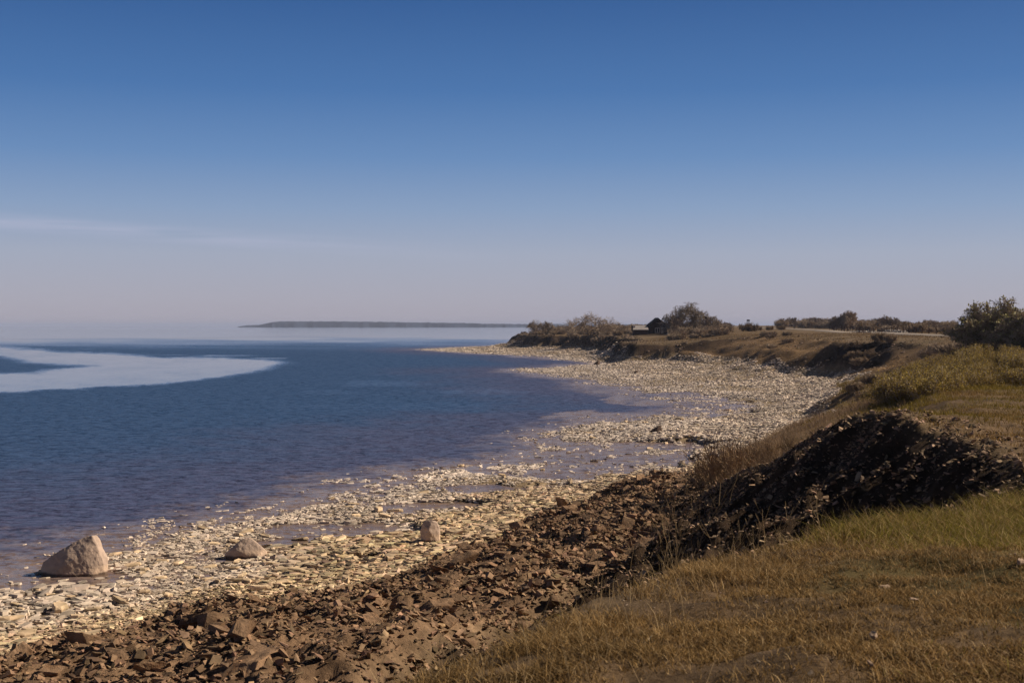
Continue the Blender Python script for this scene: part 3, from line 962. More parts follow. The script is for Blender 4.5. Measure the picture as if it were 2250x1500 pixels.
o = link('boulder', bB, loc=(at_px(540, Yb), Yb, gz(at_px(540, Yb), Yb) + 0.0))
tag(o, 'low rounded boulder with a pointed hump among flat stones, right of the largest boulder', 'boulder')
bC = rough_rock('boulder', [(-.34, -.2, -.1), (.36, -.25, -.1), (.38, .3, -.1), (-.3, .3, -.1), (-.39, -.1, .35), (-.33, -.1, .66), (-.22, -.05, .82), (.10, -.15, .84), (.30, -.1, .74), (.39, -.05, .50), (.38, -.2, .1),
                            (-.05, -.36, .1), (-.02, -.34, .55), (.2, .3, .75), (-.2, .3, .7)], cuts=4, amp=0.025, freq=3, smooth=1, bev=0.04, seed=14, mat=M['boulder'])
Yb = 50.0
o = link('boulder', bC, loc=(at_px(945, Yb), Yb, (HY - 1190) / FPX * Yb + H + 0.02))
tag(o, 'upright blocky boulder standing on the shingle beside a shallow pool', 'boulder')
wedge = [(-.6, 0, -.1), (-.3, -.35, -.1), (.5, -.3, -.1), (.6, .2, -.1), (-.2, .35, -.1), (-.58, 0, .08), (.28, -.05, .62), (.46, 0, .64), (.58, .1, .35), (.1, -.25, .3), (-.1, .2, .38)]
bD = rough_rock('boulder', wedge, cuts=3, amp=0.02, freq=3, smooth=1, bev=0.03, seed=21, mat=M['dark_boulder'])
Yb = 106
o = link('boulder', bD, loc=(at_px(1440, Yb), Yb, 0.05), sc=(1.05, 1, 1.0))
tag(o, 'dark wedge-shaped boulder on the white stone shoal between two shallow bays', 'boulder')
o = link('boulder', bD.copy(), loc=(at_px(1311, 290), 290, gz(at_px(1311, 290), 290)), rot=(0, 0, 0.4), sc=(1.5, 1.5, 1.8))
tag(o, 'small dark boulder by the narrow inlet below the far cabin', 'boulder')
o = link('boulder', bD.copy(), loc=(at_px(1395, 235), 235, gz(at_px(1395, 235), 235)), rot=(0, 0, 0.2), sc=(1.2, 1.2, 0.9))
tag(o, 'dark low boulder in the middle of the far pale beach', 'boulder')
for (qx, qy, yy, s_, lab) in [(1240, 1120, 59, 1.1, 'brown block with a pointed top where the rubble meets the pale shingle')]:
    o = link('rubble_boulder', bmesh_[3], loc=(at_px(qx, yy), yy, gz(at_px(qx, yy), yy) + .2), rot=(0.2, 0.5, 1), sc=(s_, s_, s_))
    tag(o, lab, 'rock')

# ------------------------------------------------------------------ grass
def blades(x, y, z, h, w, lean, col, rng, name, label, cat='grass', tip=0.5):
    n = len(x)
    az = rng.uniform(0, 2 * math.pi, n)
    la = rng.uniform(0, 2 * math.pi, n)
    dx, dy = np.cos(az) * w * 0.5, np.sin(az) * w * 0.5
    lx, ly = np.cos(la) * lean * h, np.sin(la) * lean * h
    lx = lx - 0.05 * h
    P = np.zeros((n, 5, 3))
    P[:, 0] = np.stack([x - dx, y - dy, z], -1)
    P[:, 1] = np.stack([x + dx, y + dy, z], -1)
    m = 0.55
    hz = h * (1 - 0.25 * lean)
    P[:, 2] = np.stack([x + lx * m * m + dx * .8, y + ly * m * m + dy * .8, z + hz * m], -1)
    P[:, 3] = np.stack([x + lx * m * m - dx * .8, y + ly * m * m - dy * .8, z + hz * m], -1)
    P[:, 4] = np.stack([x + lx, y + ly, z + hz], -1)
    base = (np.arange(n) * 5)[:, None]
    lo = (np.array([0, 1, 2, 3, 3, 2, 4])[None] + base).ravel()
    to = np.tile([4, 3], n)
    o = link(name, mesh_np(name, P.reshape(-1, 3), lo, to, {'Col': np.repeat(col, 5, axis=0)}), M['grass'])
    tag(o, label, cat, kind='stuff')


rng = np.random.RandomState(41)


def grass_pts(n, y0, y1, pw, xr=0.43):
    y = y0 + (y1 - y0) * rng.rand(n) ** pw
    x = rng.uniform(-0.18, xr, n) * y
    Z, g = ground(x, y, True, True)
    return x, y, Z, g


def pick_cols(n, pal, wts):
    p = np.array(pal)
    c = p[rng.choice(len(p), n, p=wts)]
    return c * rng.uniform(0.6, 1.3, (n, 1))


# near lawn
x, y, Z, g = grass_pts(420000, 3.8, 24, 1.0, 0.46)
tuft = fbm(x / 0.35, y / 0.35, 3, 141)
big = fbm(x / 1.6, y / 1.6, 2, 142)
bare2 = 0.85 * sstep(0.35, 0.8, fbm(x / 0.9, y / 1.2, 4, 143) + 0.25 * sstep(11, 7, y)) * (1 - sstep(9.5, 11.5, y) * sstep(2, 4, x))
k = (rng.rand(len(x)) > 0.88 * bare2) & (g['up'] * (y < 26) > 0.35 + 0.3 * rng.rand(len(x))) & (tuft > -0.8 + 0.9 * rng.rand(len(x)) - 0.3 * big) & (rng.rand(len(x)) < np.clip(16 / y, 0, 1))
x, y, Z, tuft, big = x[k], y[k], Z[k], tuft[k], big[k]
gi_ = {q: v_[k] for q, v_ in g.items()}
green = sstep(0.15, 0.6, sstep(1.8, 5.0, x) * sstep(8.5, 12.5, y) * (1 - sstep(19, 23, y)) + 0.25 * fbm(x / 2, y / 2, 3, 144))
rim = 1 - sstep(0.3, 1.6, gi_['Xw'] - gi_['top'])
h = (0.012 + 0.030 * rng.rand(len(x)) + 0.045 * np.clip(tuft + 0.3 + 0.5 * big, 0, 1) * rng.rand(len(x))) * (1 + 1.1 * rim) + green * (0.02 + 0.17 * rng.rand(len(x)) ** 1.5)
w = 0.0045 + 0.003 * rng.rand(len(x))
dry = pick_cols(len(x), [(0.33, 0.205, 0.080), (0.23, 0.14, 0.055), (0.46, 0.32, 0.16), (0.14, 0.088, 0.032)], [.4, .3, .12, .18])
grn = pick_cols(len(x), [(0.17, 0.145, 0.022), (0.26, 0.205, 0.035), (0.46, 0.34, 0.13)], [.5, .32, .18])
col = np.where((rng.rand(len(x)) < green * 0.68)[:, None], grn, dry)
blades(x, y, Z, h, w, 0.45 + 1.1 * rng.rand(len(x)), col, rng, 'near_grass', 'short dry and green grass on the nearest bluff top')
print('grass', len(x), time.time() - T0)
# seed stems
n = 9000
y = rng.uniform(5.5, 19, n)
x = rng.uniform(-0.12, 0.43, n) * y
Z, g = ground(x, y, True, True)
dr = g['Xw'] - g['top']
k = (g['up'] > 0.25) & (rng.rand(n) < np.where(np.abs(dr - 0.3) < 0.9, 0.5, 0.10 + 0.2 * sstep(1, 5, x) * sstep(10, 13, y)))
x, y, Z = x[k], y[k], Z[k]
blades(x, y, Z, 0.10 + 0.26 * rng.rand(len(x)) ** 1.8, np.full(len(x), 0.0035), 0.2 + 0.7 * rng.rand(len(x)), pick_cols(len(x), [(0.48, 0.34, 0.18), (0.34, 0.23, 0.11)], [.5, .5]), rng, 'seed_stems', 'thin pale seed stems standing in the near lawn and along its rim')
# feathery dead grass on the seaward side of the ridge
n = 60000
y = rng.uniform(36, 100, n)
t0_ = np.interp(y, RY, RX[0]) - 0.4
t1_ = np.interp(y, RY, RX[2]) + 4
x = t0_ + rng.rand(n) * (t1_ - t0_)
Z, g = ground(x, y, True, True)
k = (fbm(x / 1.5, y / 2.5, 3, 155) > -0.5 + 0.8 * rng.rand(n)) & ((g['dark'] * g['slope'] < 0.3) | (rng.rand(n) < 0.08)) & (g['Xw'] > g['toe'] - 0.3)
x, y, Z = x[k], y[k], Z[k]
blades(x, y, Z, (0.18 + 0.38 * rng.rand(len(x)) ** 1.3), 0.009 + 0.008 * rng.rand(len(x)), 0.25 + 0.5 * rng.rand(len(x)), pick_cols(len(x), [(0.30, 0.20, 0.125), (0.21, 0.135, 0.08), (0.40, 0.29, 0.19)], [.5, .3, .2]), rng, 'dead_grass', 'feathery dead grass on the seaward side of the ridge above the shingle')

# crest behind the gully and the ground running back to the thicket
x, y, Z, g = grass_pts(190000, 18, 75, 0.9, 0.46)
k = (g['up'] > 0.5 * rng.rand(len(x)) + 0.25) & (x > 5) & (fbm(x / 0.9, y / 0.9, 3, 151) > -0.6 + 0.6 * rng.rand(len(x)))
x, y, Z = x[k], y[k], Z[k]
h = 0.06 + 0.12 * rng.rand(len(x)) ** 1.5 + 0.10 * sstep(35, 60, y)
grn = sstep(-0.3, 0.6, fbm(x / 4, y / 6, 3, 152) + 0.5 * sstep(35, 55, y))[:, None]
col = pick_cols(len(x), [(0.24, 0.145, 0.048), (0.17, 0.10, 0.032), (0.32, 0.21, 0.085)], [.5, .35, .15]) * (1 - grn) + grn * pick_cols(len(x), [(0.20, 0.14, 0.024), (0.14, 0.10, 0.017), (0.27, 0.195, 0.04)], [.5, .3, .2])
blades(x, y, Z, h, 0.010 + 0.010 * rng.rand(len(x)), 0.3 + 0.6 * rng.rand(len(x)), col, rng, 'crest_grass', 'olive grass on the crest behind the dark bluff face')

# far slope and plateau
x, y, Z, g = grass_pts(170000, 62, 330, 0.75, 0.45)
k = ((g['up'] + g['slope'] * (1 - g['dark'])) > 0.4) & (fbm(x / 3, y / 5, 3, 161) > -0.6 + 0.8 * rng.rand(len(x)))
x, y, Z = x[k], y[k], Z[k]
far = sstep(90, 180, y)[:, None]
col = (1 - far) * pick_cols(len(x), [(0.22, 0.15, 0.03), (0.15, 0.10, 0.02)], [.5, .5]) + far * pick_cols(len(x), [(0.20, 0.125, 0.062), (0.14, 0.088, 0.042), (0.27, 0.185, 0.11)], [.5, .3, .2])
blades(x, y, Z, 0.12 + 0.22 * rng.rand(len(x)), 0.04 + 0.05 * rng.rand(len(x)), 0.5 + 0.6 * rng.rand(len(x)), col, rng, 'slope_grass', 'brown grass on the distant slope and field below the road')


# ------------------------------------------------------------------ twigs, bushes, trees
def prisms(segs, sides=3):
    """segs: (n,8) p0 p1 r0 r1"""
    s = np.array(segs, float)
    p0, p1, r0, r1 = s[:, :3], s[:, 3:6], s[:, 6], s[:, 7]
    d = p1 - p0
    d /= np.linalg.norm(d, axis=1, keepdims=True) + 1e-9
    ref = np.where(np.abs(d[:, 2:3]) > 0.9, np.array([[1., 0, 0]]), np.array([[0, 0, 1.]]))
    a = np.cross(d, ref)
    a /= np.linalg.norm(a, axis=1, keepdims=True) + 1e-9
    b = np.cross(d, a)
    n = len(s)
    V = np.zeros((n, 2 * sides, 3))
    for k in range(sides):
        t = 2 * math.pi * k / sides
        o_ = a * math.cos(t) + b * math.sin(t)
        V[:, k] = p0 + o_ * r0[:, None]
        V[:, sides + k] = p1 + o_ * r1[:, None]
    f = []
    for k in range(sides):
        j = (k + 1) % sides
        f += [k, j, sides + j, sides + k]
    lo = (np.array(f)[None] + (np.arange(n) * 2 * sides)[:, None]).ravel()
    return V.reshape(-1, 3), lo, np.full(n * sides, 4)


def leaves(pts, size, rng, pal, wts, vr=(0.6, 1.3)):
    n = len(pts)
    a = rng.normal(size=(n, 3)); a /= np.linalg.norm(a, axis=1, keepdims=True)
    b = np.cross(a, rng.normal(size=(n, 3))); b /= np.linalg.norm(b, axis=1, keepdims=True)
    s = size * rng.uniform(.6, 1.3, (n, 1))
    V = np.stack([pts - a * s, pts + b * s * .5, pts + a * s, pts - b * s * .5], 1)
    p = np.array(pal)
    c = p[rng.choice(len(p), n, p=wts)] * rng.uniform(vr[0], vr[1], (n, 1))
    lo = np.arange(n * 4)
    return mesh_np('leaves', V.reshape(-1, 3), lo, np.full(n, 4), {'Col': np.repeat(c, 4, axis=0)})


def grow(rng, segs, p, d, length, r, level, maxl, kids, spread, up, rmin, wander=0.22):
    nseg = 3 if level < maxl else 2
    for k in range(nseg):
        f = 1 - 0.45 * (k + 1) / nseg
        d = d + rng.normal(size=3) * wander + np.array([0, 0, up])
        d /= np.linalg.norm(d)
        q = p + d * length / nseg
        r2 = max(rmin, r * f)
        segs.append((*p, *q, max(r, rmin), r2, level))
        p, r_here = q, r2
        if level < maxl:
            nk = kids if k == nseg - 1 else max(1, kids - 1)
            for _ in range(nk):
                a = rng.normal(size=3)
                a -= a.dot(d) * d
                a /= np.linalg.norm(a)
                sp = spread * rng.uniform(0.6, 1.2)
                nd = d * math.cos(sp) + a * math.sin(sp)
                grow(rng, segs, p, nd, length * rng.uniform(.55, .8), r_here * 0.7, level + 1, maxl, kids, spread, up, rmin, wander)
        r = r_here
    return


def tree_meshes(seed, stems, height, spread, maxl, kids, r0, rmin, lean=0.5, up=0.05, width=1.0, leaf=None):
    rng = np.random.RandomState(seed)
    segs = []
    for i in range(stems):
        a = 2 * math.pi * i / stems + rng.uniform(-.5, .5)
        l = lean * rng.uniform(.4, 1.1)
        d = np.array([math.cos(a) * l, math.sin(a) * l, 1.0])
        d /= np.linalg.norm(d)
        grow(rng, segs, np.array([math.cos(a) * .1, math.sin(a) * .1, -0.1]), d, height * 0.42, r0, 0, maxl, kids, spread, up, rmin)
    s = np.array(segs)
    top = s[:, 5].max()
    s[:, [2, 5]] *= height / top
    ex = np.percentile(np.abs(s[:, 3]), 97)
    wd = width / max(ex, .01)
    s[:, [0, 1, 3, 4]] *= wd
    for a_, b_, c_ in ((0, 1, 2), (3, 4, 5)):
        rr2 = (s[:, a_] ** 2 + s[:, b_] ** 2) / (width * 1.12) ** 2
        dome = height * (0.42 + 0.52 * np.sqrt(np.clip(1 - rr2, 0, 1)))
        s[:, c_] = np.where(s[:, c_] > dome, dome + 0.35 * (s[:, c_] - dome), s[:, c_])
    s[:, [2, 5]] *= height / s[:, 5].max()
    low = s[:, 8] <= 1
    v, lo, to = prisms(s[low][:, :8], 5)
    tr = mesh_np('trunk', v, lo, to)
    v, lo, to = prisms(s[~low][:, :8], 3)
    cr = mesh_np('crown', v, lo, to)
    lf = None
    if leaf:
        n, size, pal, wts, jit = leaf
        tips = s[s[:, 8] >= maxl - 1]
        idx = rng.randint(0, len(tips), n)
        t = rng.rand(n, 1)
        pts = tips[idx, :3] * (1 - t) + tips[idx, 3:6] * t + rng.normal(size=(n, 3)) * jit
        pts = pts[pts[:, 2] > 0.02]
        lf = leaves(pts, size, rng, pal, wts)
    return tr, cr, lf


def bush_mesh(seed, height, width, nst, rmin, leaf=None, kids=2, levels=2):
    rng = np.random.RandomState(seed)
    segs = []
    for i in range(nst):
        a = rng.uniform(0, 6.28)
        rr_ = math.sqrt(rng.rand()) * 0.45 * width
        l = rng.uniform(0.1, 1.1)
        d = np.array([math.cos(a) * l, math.sin(a) * l, 1.0]); d /= np.linalg.norm(d)
        grow(rng, segs, np.array([math.cos(a) * rr_, math.sin(a) * rr_, -0.1]), d, height * rng.uniform(.3, .5), rmin * 1.8, 0, levels, kids, 0.55, 0.06, rmin, 0.18)
    s = np.array(segs)
    s[:, [2, 5]] *= height / s[:, 5].max()
    ex = np.percentile(np.abs(s[:, 3]), 97)
    s[:, [0, 1, 3, 4]] *= (width * .5) / ex
    v, lo, to = prisms(s[:, :8], 3)
    br = mesh_np('branches', v, lo, to)
    lf = None
    if leaf:
        n, size, pal, wts, jit = leaf
        wgt = (s[:, 5] / height + 0.25)
        idx = rng.choice(len(s), n, p=wgt / wgt.sum())
        t = rng.rand(n, 1)
        pts = s[idx, :3] * (1 - t) + s[idx, 3:6] * t + rng.normal(size=(n, 3)) * jit
        pts = pts[pts[:, 2] > 0.0]
        lf = leaves(pts, size, rng, pal, wts)
    return br, lf


def plant(kind, parts, x, y, label, cat, group=None, s=1.0, rz=0.0, z=None, sxy=1.0):
    """parts: list of (part name, mesh, material). A thing with parts under an Empty, or one mesh when single."""
    z = gz(x, y) - 0.05 if z is None else z
    if len(parts) == 1:
        o = link(kind, parts[0][1], parts[0][2], loc=(x, y, z), rot=(0, 0, rz), sc=(s * sxy, s * sxy, s))
    else:
        o = empty(kind, (x, y, z), rz)
        o.scale = (s * sxy, s * sxy, s)
        for nm, me, mt in parts:
            link(nm, me, mt, parent=o)
    return tag(o, label, cat, group)


# bare trees on the far shore (unit size built at real metres)
ta = tree_meshes(5, 5, 8.3, 0.66, 5, 2, 0.22, 0.027, 0.85, 0.02, 8.8)
tb = tree_meshes(8, 5, 9.4, 0.6, 5, 2, 0.24, 0.028, 0.7, 0.03, 5.6, leaf=(3000, 0.11, [(0.30, 0.24, 0.13), (0.22, 0.18, 0.08)], [.6, .4], .10))
tb2 = tree_meshes(15, 4, 7.2, 0.6, 5, 2, 0.22, 0.027, 0.75, 0.02, 3.6)
tc_ = tree_meshes(21, 6, 5.0, 0.55, 4, 2, 0.10, 0.034, 0.6, 0.04, 2.8)
tw = [('trunk', 'bark'), ('crown', 'twig')]


def tparts(t, extra=None):
    p = [('trunk', t[0], M['bark']), ('crown', t[1], M['twig'])]
    if t[2] is not None:
        p.append(('leaves', t[2], M['leaf']))
    return p


plant('bare_tree', tparts(ta), at_px(1296, 425), 425, 'wide leafless tree with a domed crown, alone on the headland left of the cabin', 'tree')
plant('bare_tree', tparts(tb), at_px(1517, 372), 372, 'tallest bushy tree right behind the dark cabin', 'tree')
plant('bare_tree', tparts(tb2), at_px(1483, 370), 370, 'gnarled leafless tree between the cabin and the tallest tree', 'tree')
plant('bare_tree', tparts(tc_), at_px(1566, 365), 365, 'small spreading leafless tree beside the little dark board', 'tree')
plant('bare_tree', [(a, b, c) for a, b, c in tparts(tree_meshes(33, 5, 6.0, .55, 4, 2, .1, .036, .6, .05, 2.6))], at_px(1176, 475), 475, 'thin leafless tree nearest the tip of the headland', 'tree')
plant('bare_tree', tparts(tree_meshes(34, 6, 5.2, .55, 4, 2, .1, .036, .6, .05, 2.8)), at_px(1200, 465), 465, 'dense low leafless tree second from the tip of the headland', 'tree')
plant('bare_tree', tparts(tree_meshes(35, 5, 6.4, .5, 4, 3, .1, .036, .45, .08, 3.0)), at_px(1864, 400), 400, 'taller windswept bare tree above the roadside thicket', 'tree')
plant('bare_tree', tparts(tree_meshes(36, 6, 4.8, .5, 4, 2, .1, .036, .5, .06, 2.6)), at_px(1832, 400), 400, 'rounded bare tree just left of the taller windswept one', 'tree')
plant('bare_tree', tparts(tree_meshes(37, 4, 4.9, .6, 4, 2, .09, .036, .7, .05, 2.4)), at_px(1946, 370), 370, 'open bare tree with forked stems near the fence end', 'tree')
plant('bare_tree', tparts(tree_meshes(38, 4, 4.2, .6, 4, 2, .09, .036, .7, .05, 2.2)), at_px(1965, 368), 368, 'shorter bare tree standing close beside the forked one', 'tree')
plant('bare_tree', tparts(tree_meshes(39, 5, 5.0, .55, 4, 2, .08, .036, .5, .06, 1.6)), at_px(1745, 540), 540, 'slim bare tree poking above the thicket at its left half', 'tree')

# leafy tree at the right edge
big = tree_meshes(52, 6, 6.3, 0.6, 4, 3, 0.20, 0.02, 0.75, 0.02, 3.6, leaf=(10500, 0.16, [(0.27, 0.24, 0.10), (0.45, 0.40, 0.21), (0.15, 0.13, 0.05)], [.5, .25, .25], .17))
plant('leafy_tree', tparts(big), at_px(2190, 135), 135, 'dense dark leafy tree with a rounded top at the field edge', 'tree')
big2 = tree_meshes(57, 5, 4.6, 0.6, 4, 3, 0.16, 0.02, 0.7, 0.02, 3.0, leaf=(8000, 0.17, [(0.27, 0.24, 0.10), (0.45, 0.40, 0.21), (0.15, 0.13, 0.05)], [.5, .25, .25], .16))
plant('leafy_tree', tparts(big2), at_px(2262, 130), 130, 'second leafy tree, cut off by the picture edge, lower than its neighbour', 'tree')

# line of the road
RD = [(78, 150), (74, 180), (73.5, 205), (77, 240), (83, 297), (94, 380), (111, 500), (124, 620), (138, 760), (160, 1000), (300, 2000)]


def road_x(Y):
    return np.interp(Y, [p[1] for p in RD], [p[0] for p in RD])


# brushwood
rng = np.random.RandomState(61)
bare = [bush_mesh(70 + k, 2.0, 3.0, 36, 0.022, kids=3) for k in range(4)]
brown_pal = [(0.26, 0.18, 0.105), (0.19, 0.125, 0.065), (0.34, 0.25, 0.16)]
scrub = [bush_mesh(80 + k, 2.0, 3.0, 34, 0.024, kids=3, leaf=(2600, 0.09, brown_pal, [.5, .3, .2], .12)) for k in range(3)]
junip = [bush_mesh(90 + k, 1.8, 2.6, 20, 0.02, leaf=(3200, 0.085, [(0.12, 0.070, 0.028), (0.17, 0.10, 0.040), (0.07, 0.042, 0.018)], [.5, .3, .2], .13)) for k in range(2)]
olive = [(0.36, 0.255, 0.055), (0.26, 0.18, 0.036), (0.55, 0.42, 0.14), (0.13, 0.09, 0.02)]
leafy = [bush_mesh(100 + k, 2.0, 3.2, 30, 0.012, leaf=(4200, 0.055, olive, [.4, .3, .1, .2], .13)) for k in range(4)]


def bparts(b, mt='twig'):
    if b[1] is None:
        return [('branches', b[0], M[mt])]
    return [('branches', b[0], M[mt]), ('leaves', b[1], M['leaf'])]


def thicket(n, protos_, xr, yr, sr, kind, label, cat, group, mt='twig', zt=None, test=None):
    k = 0
    t = 0
    while k < n and t < 3000:
        t += 1
        Yv = rng.uniform(*yr)
        Xv = at_px(rng.uniform(*xr), Yv)
        if test and not test(Xv, Yv):
            continue
        k += 1
        plant(kind, bparts(protos_[rng.randint(len(protos_))], mt), Xv, Yv, label, cat, group, s=rng.uniform(*sr), rz=rng.uniform(0, 6.28), sxy=rng.uniform(.9, 1.3))


def on_top(Xv, Yv):
    return Xv > np.interp(Yv, RY, RX[1])


thicket(78, bare + scrub, (1150, 1400), (388, 520), (.6, 1.25), 'bare_bush', 'leafless grey brushwood on the headland left of the cabin', 'bush', 'brushwood along the headland', test=on_top)
thicket(70, bare + scrub, (1190, 1600), (520, 760), (1.1, 2.0), 'bare_bush', 'hazy low bush on the flat land behind the cabin', 'bush', 'bushes on the land behind the cabin', test=lambda a, b: a > np.interp(b, RY, RX[2]))
thicket(40, scrub + bare, (1475, 1600), (320, 366), (.7, 1.3), 'bare_bush', 'brown scrub on the bank to the right of the cabin', 'bush', 'scrub on the bank below the tallest tree', 'twig_red', test=on_top)
thicket(6, bare, (1600, 1760), (235, 290), (.5, .9), 'bare_bush', 'thin leafless bush on the open brown slope', 'bush', 'single bushes on the brown slope', 'twig_red', test=on_top)


def roadside(n, protos_, yr, offr, k0, kind, label, group, mt):
    for _ in range(n):
        Yv = yr[0] * (yr[1] / yr[0]) ** rng.rand()
        Xv = float(road_x(Yv)) + rng.uniform(*offr) * Yv / 400
        plant(kind, bparts(protos_[rng.randint(len(protos_))], mt), Xv, Yv, label, 'bush', group, s=k0 * Yv / 700 * rng.uniform(.75, 1.35), rz=rng.uniform(0, 6.28), sxy=rng.uniform(.9, 1.3))


roadside(120, scrub + bare, (285, 800), (9, 45), 2.1, 'scrub_bush', 'brown scrub bush in the thicket beyond the road', 'thicket beyond the road', 'twig_red')
for (q_, y_, s_) in ((1641, 398, 1.7), (1652, 397, 1.45), (1668, 425, .9), (1690, 440, 1.0), (1716, 450, 1.1)):
    plant('juniper_bush', bparts(junip[0]), at_px(q_, y_), y_, 'dark rounded evergreen bush beyond the road', 'bush', 'dark evergreens beyond the road', s=s_, rz=q_ * 1.0)
roadside(34, junip, (300, 900), (11, 36), 2.2, 'juniper_bush', 'dark rounded evergreen bush beyond the road', 'dark evergreens beyond the road', 'twig_red')
thicket(12, scrub, (1985, 2110), (300, 430), (.6, .9), 'scrub_bush', 'low brown scrub between the fence and the pale building', 'bush', 'scrub in front of the pale building', 'twig_red')
thicket(6, scrub, (1830, 1960), (190, 202), (.5, .8), 'scrub_bush', 'scrub growing in the dark hollow of the slumped bank', 'bush', 'scrub in the slumped hollow', 'twig_red')
thicket(66, leafy, (1925, 2290), (62, 128), (.45, .85), 'leafy_bush', 'yellow green leafy bush in the thicket below the leafy trees', 'bush', 'leafy thicket on the bank', test=lambda a, b: a > np.interp(b, RY, RX[1]) + 1.0)
thicket(20, leafy + scrub, (1860, 2000), (85, 150), (.35, .65), 'leafy_bush', 'small olive bush at the foot of the bank beside the shingle', 'bush', 'small bushes beside the shingle', test=lambda a, b: a > np.interp(b, RY, RX[0]) - 0.5)
thicket(5, bare, (2000, 2110), (135, 165), (.6, 1.0), 'bare_bush', 'brown twiggy bush beyond the leafy thicket', 'bush', 'twiggy bushes at the field edge', 'twig_red')

# dry shrubs on the far side of the dark ridge, standing against the water
dry = [bush_mesh(120 + k, 2.0, 2.4, 46, 0.008, leaf=(900, 0.02, [(0.20, 0.13, 0.08), (0.14, 0.09, 0.05)], [.5, .5], .05), kids=2, levels=2) for k in range(3)]
for i, (q, yy, s_, lab) in enumerate([(1590, 50.5, 1.15, 'largest dry twiggy shrub at the end of the dark ridge, against the pool'), (1640, 47.5, .75, 'dry shrub on the ridge just right of the largest one'),
                                      (1700, 45.5, .55, 'low dry shrub halfway up the dark ridge'), (1760, 43, .5, 'feathery dry shrub on the upper ridge, second from its crest'), (1820, 41, .42, 'feathery dry shrub nearest the crest of the ridge'), (1560, 52, .6, 'small dry shrub lowest on the ridge by the rubble')]):
    plant('dry_shrub', bparts(dry[i % 3], 'twig_red'), at_px(q, yy), yy, lab, 'shrub', s=s_, rz=i * 1.7)


# dead stalks rising in front of the dark face
def stalk_mesh(seed, h, lean, forks, r=0.006):
    rng = np.random.RandomState(seed)
    segs = []
    p = np.array([0., 0, -.05]); d = np.array([lean, rng.normal(0, .1), 1.0]); d /= np.linalg.norm(d)
    n = 7
    for k in range(n):
        q = p + d * h / n
        segs.append((*p, *q, r * (1 - .6 * k / n), r * (1 - .6 * (k + 1) / n)))
        if k in forks:
            e = d + np.array([rng.choice([-1, 1]) * rng.uniform(.35, .7), rng.normal(0, .3), .1]); e /= np.linalg.norm(e)
            a = q
            for j in range(3):
                b = a + e * h * .13
                segs.append((*a, *b, r * .5, r * .35))
                e = e + np.array([0, 0, .25]); e /= np.linalg.norm(e)
                a = b
        d = d + rng.normal(size=3) * .09; d /= np.linalg.norm(d)
        p = q
    v, lo, to = prisms(segs, 4)
    return mesh_np('stalk', v, lo, to)


rng = np.random.RandomState(77)
sm = [stalk_mesh(200 + k, 1.0, rng.uniform(-.35, .35), [2, 3, 4, 5][k % 3:], 0.008) for k in range(6)]
for i in range(46):
    if i < 30:
        q = rng.uniform(1560, 1860); yy = rng.uniform(12.0, 13.6) if i % 2 else rng.uniform(11.0, 12.6)
        s_ = rng.uniform(.22, .55)
        # stand on the rim or just below it
        top = np.interp(yy, RY, RX[2])
        xx = top + rng.uniform(-.5, .25)
        lab, grp = 'pale dead weed stalk on the near rim, in front of the dark bluff face', 'dead stalks along the near rim'
    else:
        yy = rng.uniform(26, 36); xx = rng.uniform(np.interp(yy, RY, RX[0]) + .5, np.interp(yy, RY, RX[1]) + .5)
        s_ = rng.uniform(.7, 1.6)
        lab, grp = 'long thin dead stalk growing on the dark bluff face', 'dead stalks on the dark face'
    o = link('dead_stalk', sm[i % 6], M['stalk'], loc=(xx, yy, gz(xx, yy)), rot=(0, 0, rng.uniform(-.6, .6)), sc=(s_, s_, s_))
    tag(o, lab, 'stalk', grp)


def straw(pts3, label):
    segs = [(*pts3[i], *pts3[i + 1], 0.0035, 0.003) for i in range(len(pts3) - 1)]
    v, lo, to = prisms(segs, 4)
    o = link('straw', mesh_np('straw', v, lo, to), M['stalk'])
    tag(o, label, 'straw')


def P3(px, py, Y):
    return (at_px(px, Y), Y, H - (py - HY) / FPX * Y)


y0 = 8.9
straw([P3(1508, 1388, 8.7), P3(1520, 1358, 8.8), P3(1537, 1325, 8.9), P3(1562, 1295, 9.05)], 'thick pale straw leaning to the right in the short grass of the near lawn')
straw([P3(1402, 1442, 7.6), P3(1410, 1430, 7.65), P3(1422, 1424, 7.7), P3(1434, 1423, 7.75)], 'short curved pale straw near the bottom of the lawn')
straw([P3(1968, 1292, 11.5), P3(1955, 1262, 11.8), P3(1940, 1232, 12.2)], 'thin straw leaning left in front of the green grass')
for (q, p_, yy, s_, lab) in [(2011, 1329, None, .075, 'small pale stone lying alone in the brown lawn'), (1921, 1409, None, .12, 'flat pale stone flush with the lawn near the bottom'), (1945, 1300, None, .10, 'worn flat stone half hidden in lawn above the others'),
                             (1915, 1472, None, .07, 'pale pebble nearest the bottom edge of the lawn'), (2244, 1268, None, .13, 'brown stone at the right edge of the lawn')]:
    yy = 1.8 * FPX / (p_ - HY)
    for _ in range(6):
        yy = (H - gz(at_px(q, yy), yy)) * FPX / (p_ - HY)
    xx = at_px(q, yy)
    _sm = smesh[int(q) % 14].copy(); _sm.materials.clear()
    o = link('pale_stone', _sm, M['lawn_stone'], loc=(xx, yy, gz(xx, yy) + .03), rot=(.2, .1, q), sc=(s_, s_ * .8, s_ * 1.6))
    tag(o, lab, 'stone')
print('plants', time.time() - T0)

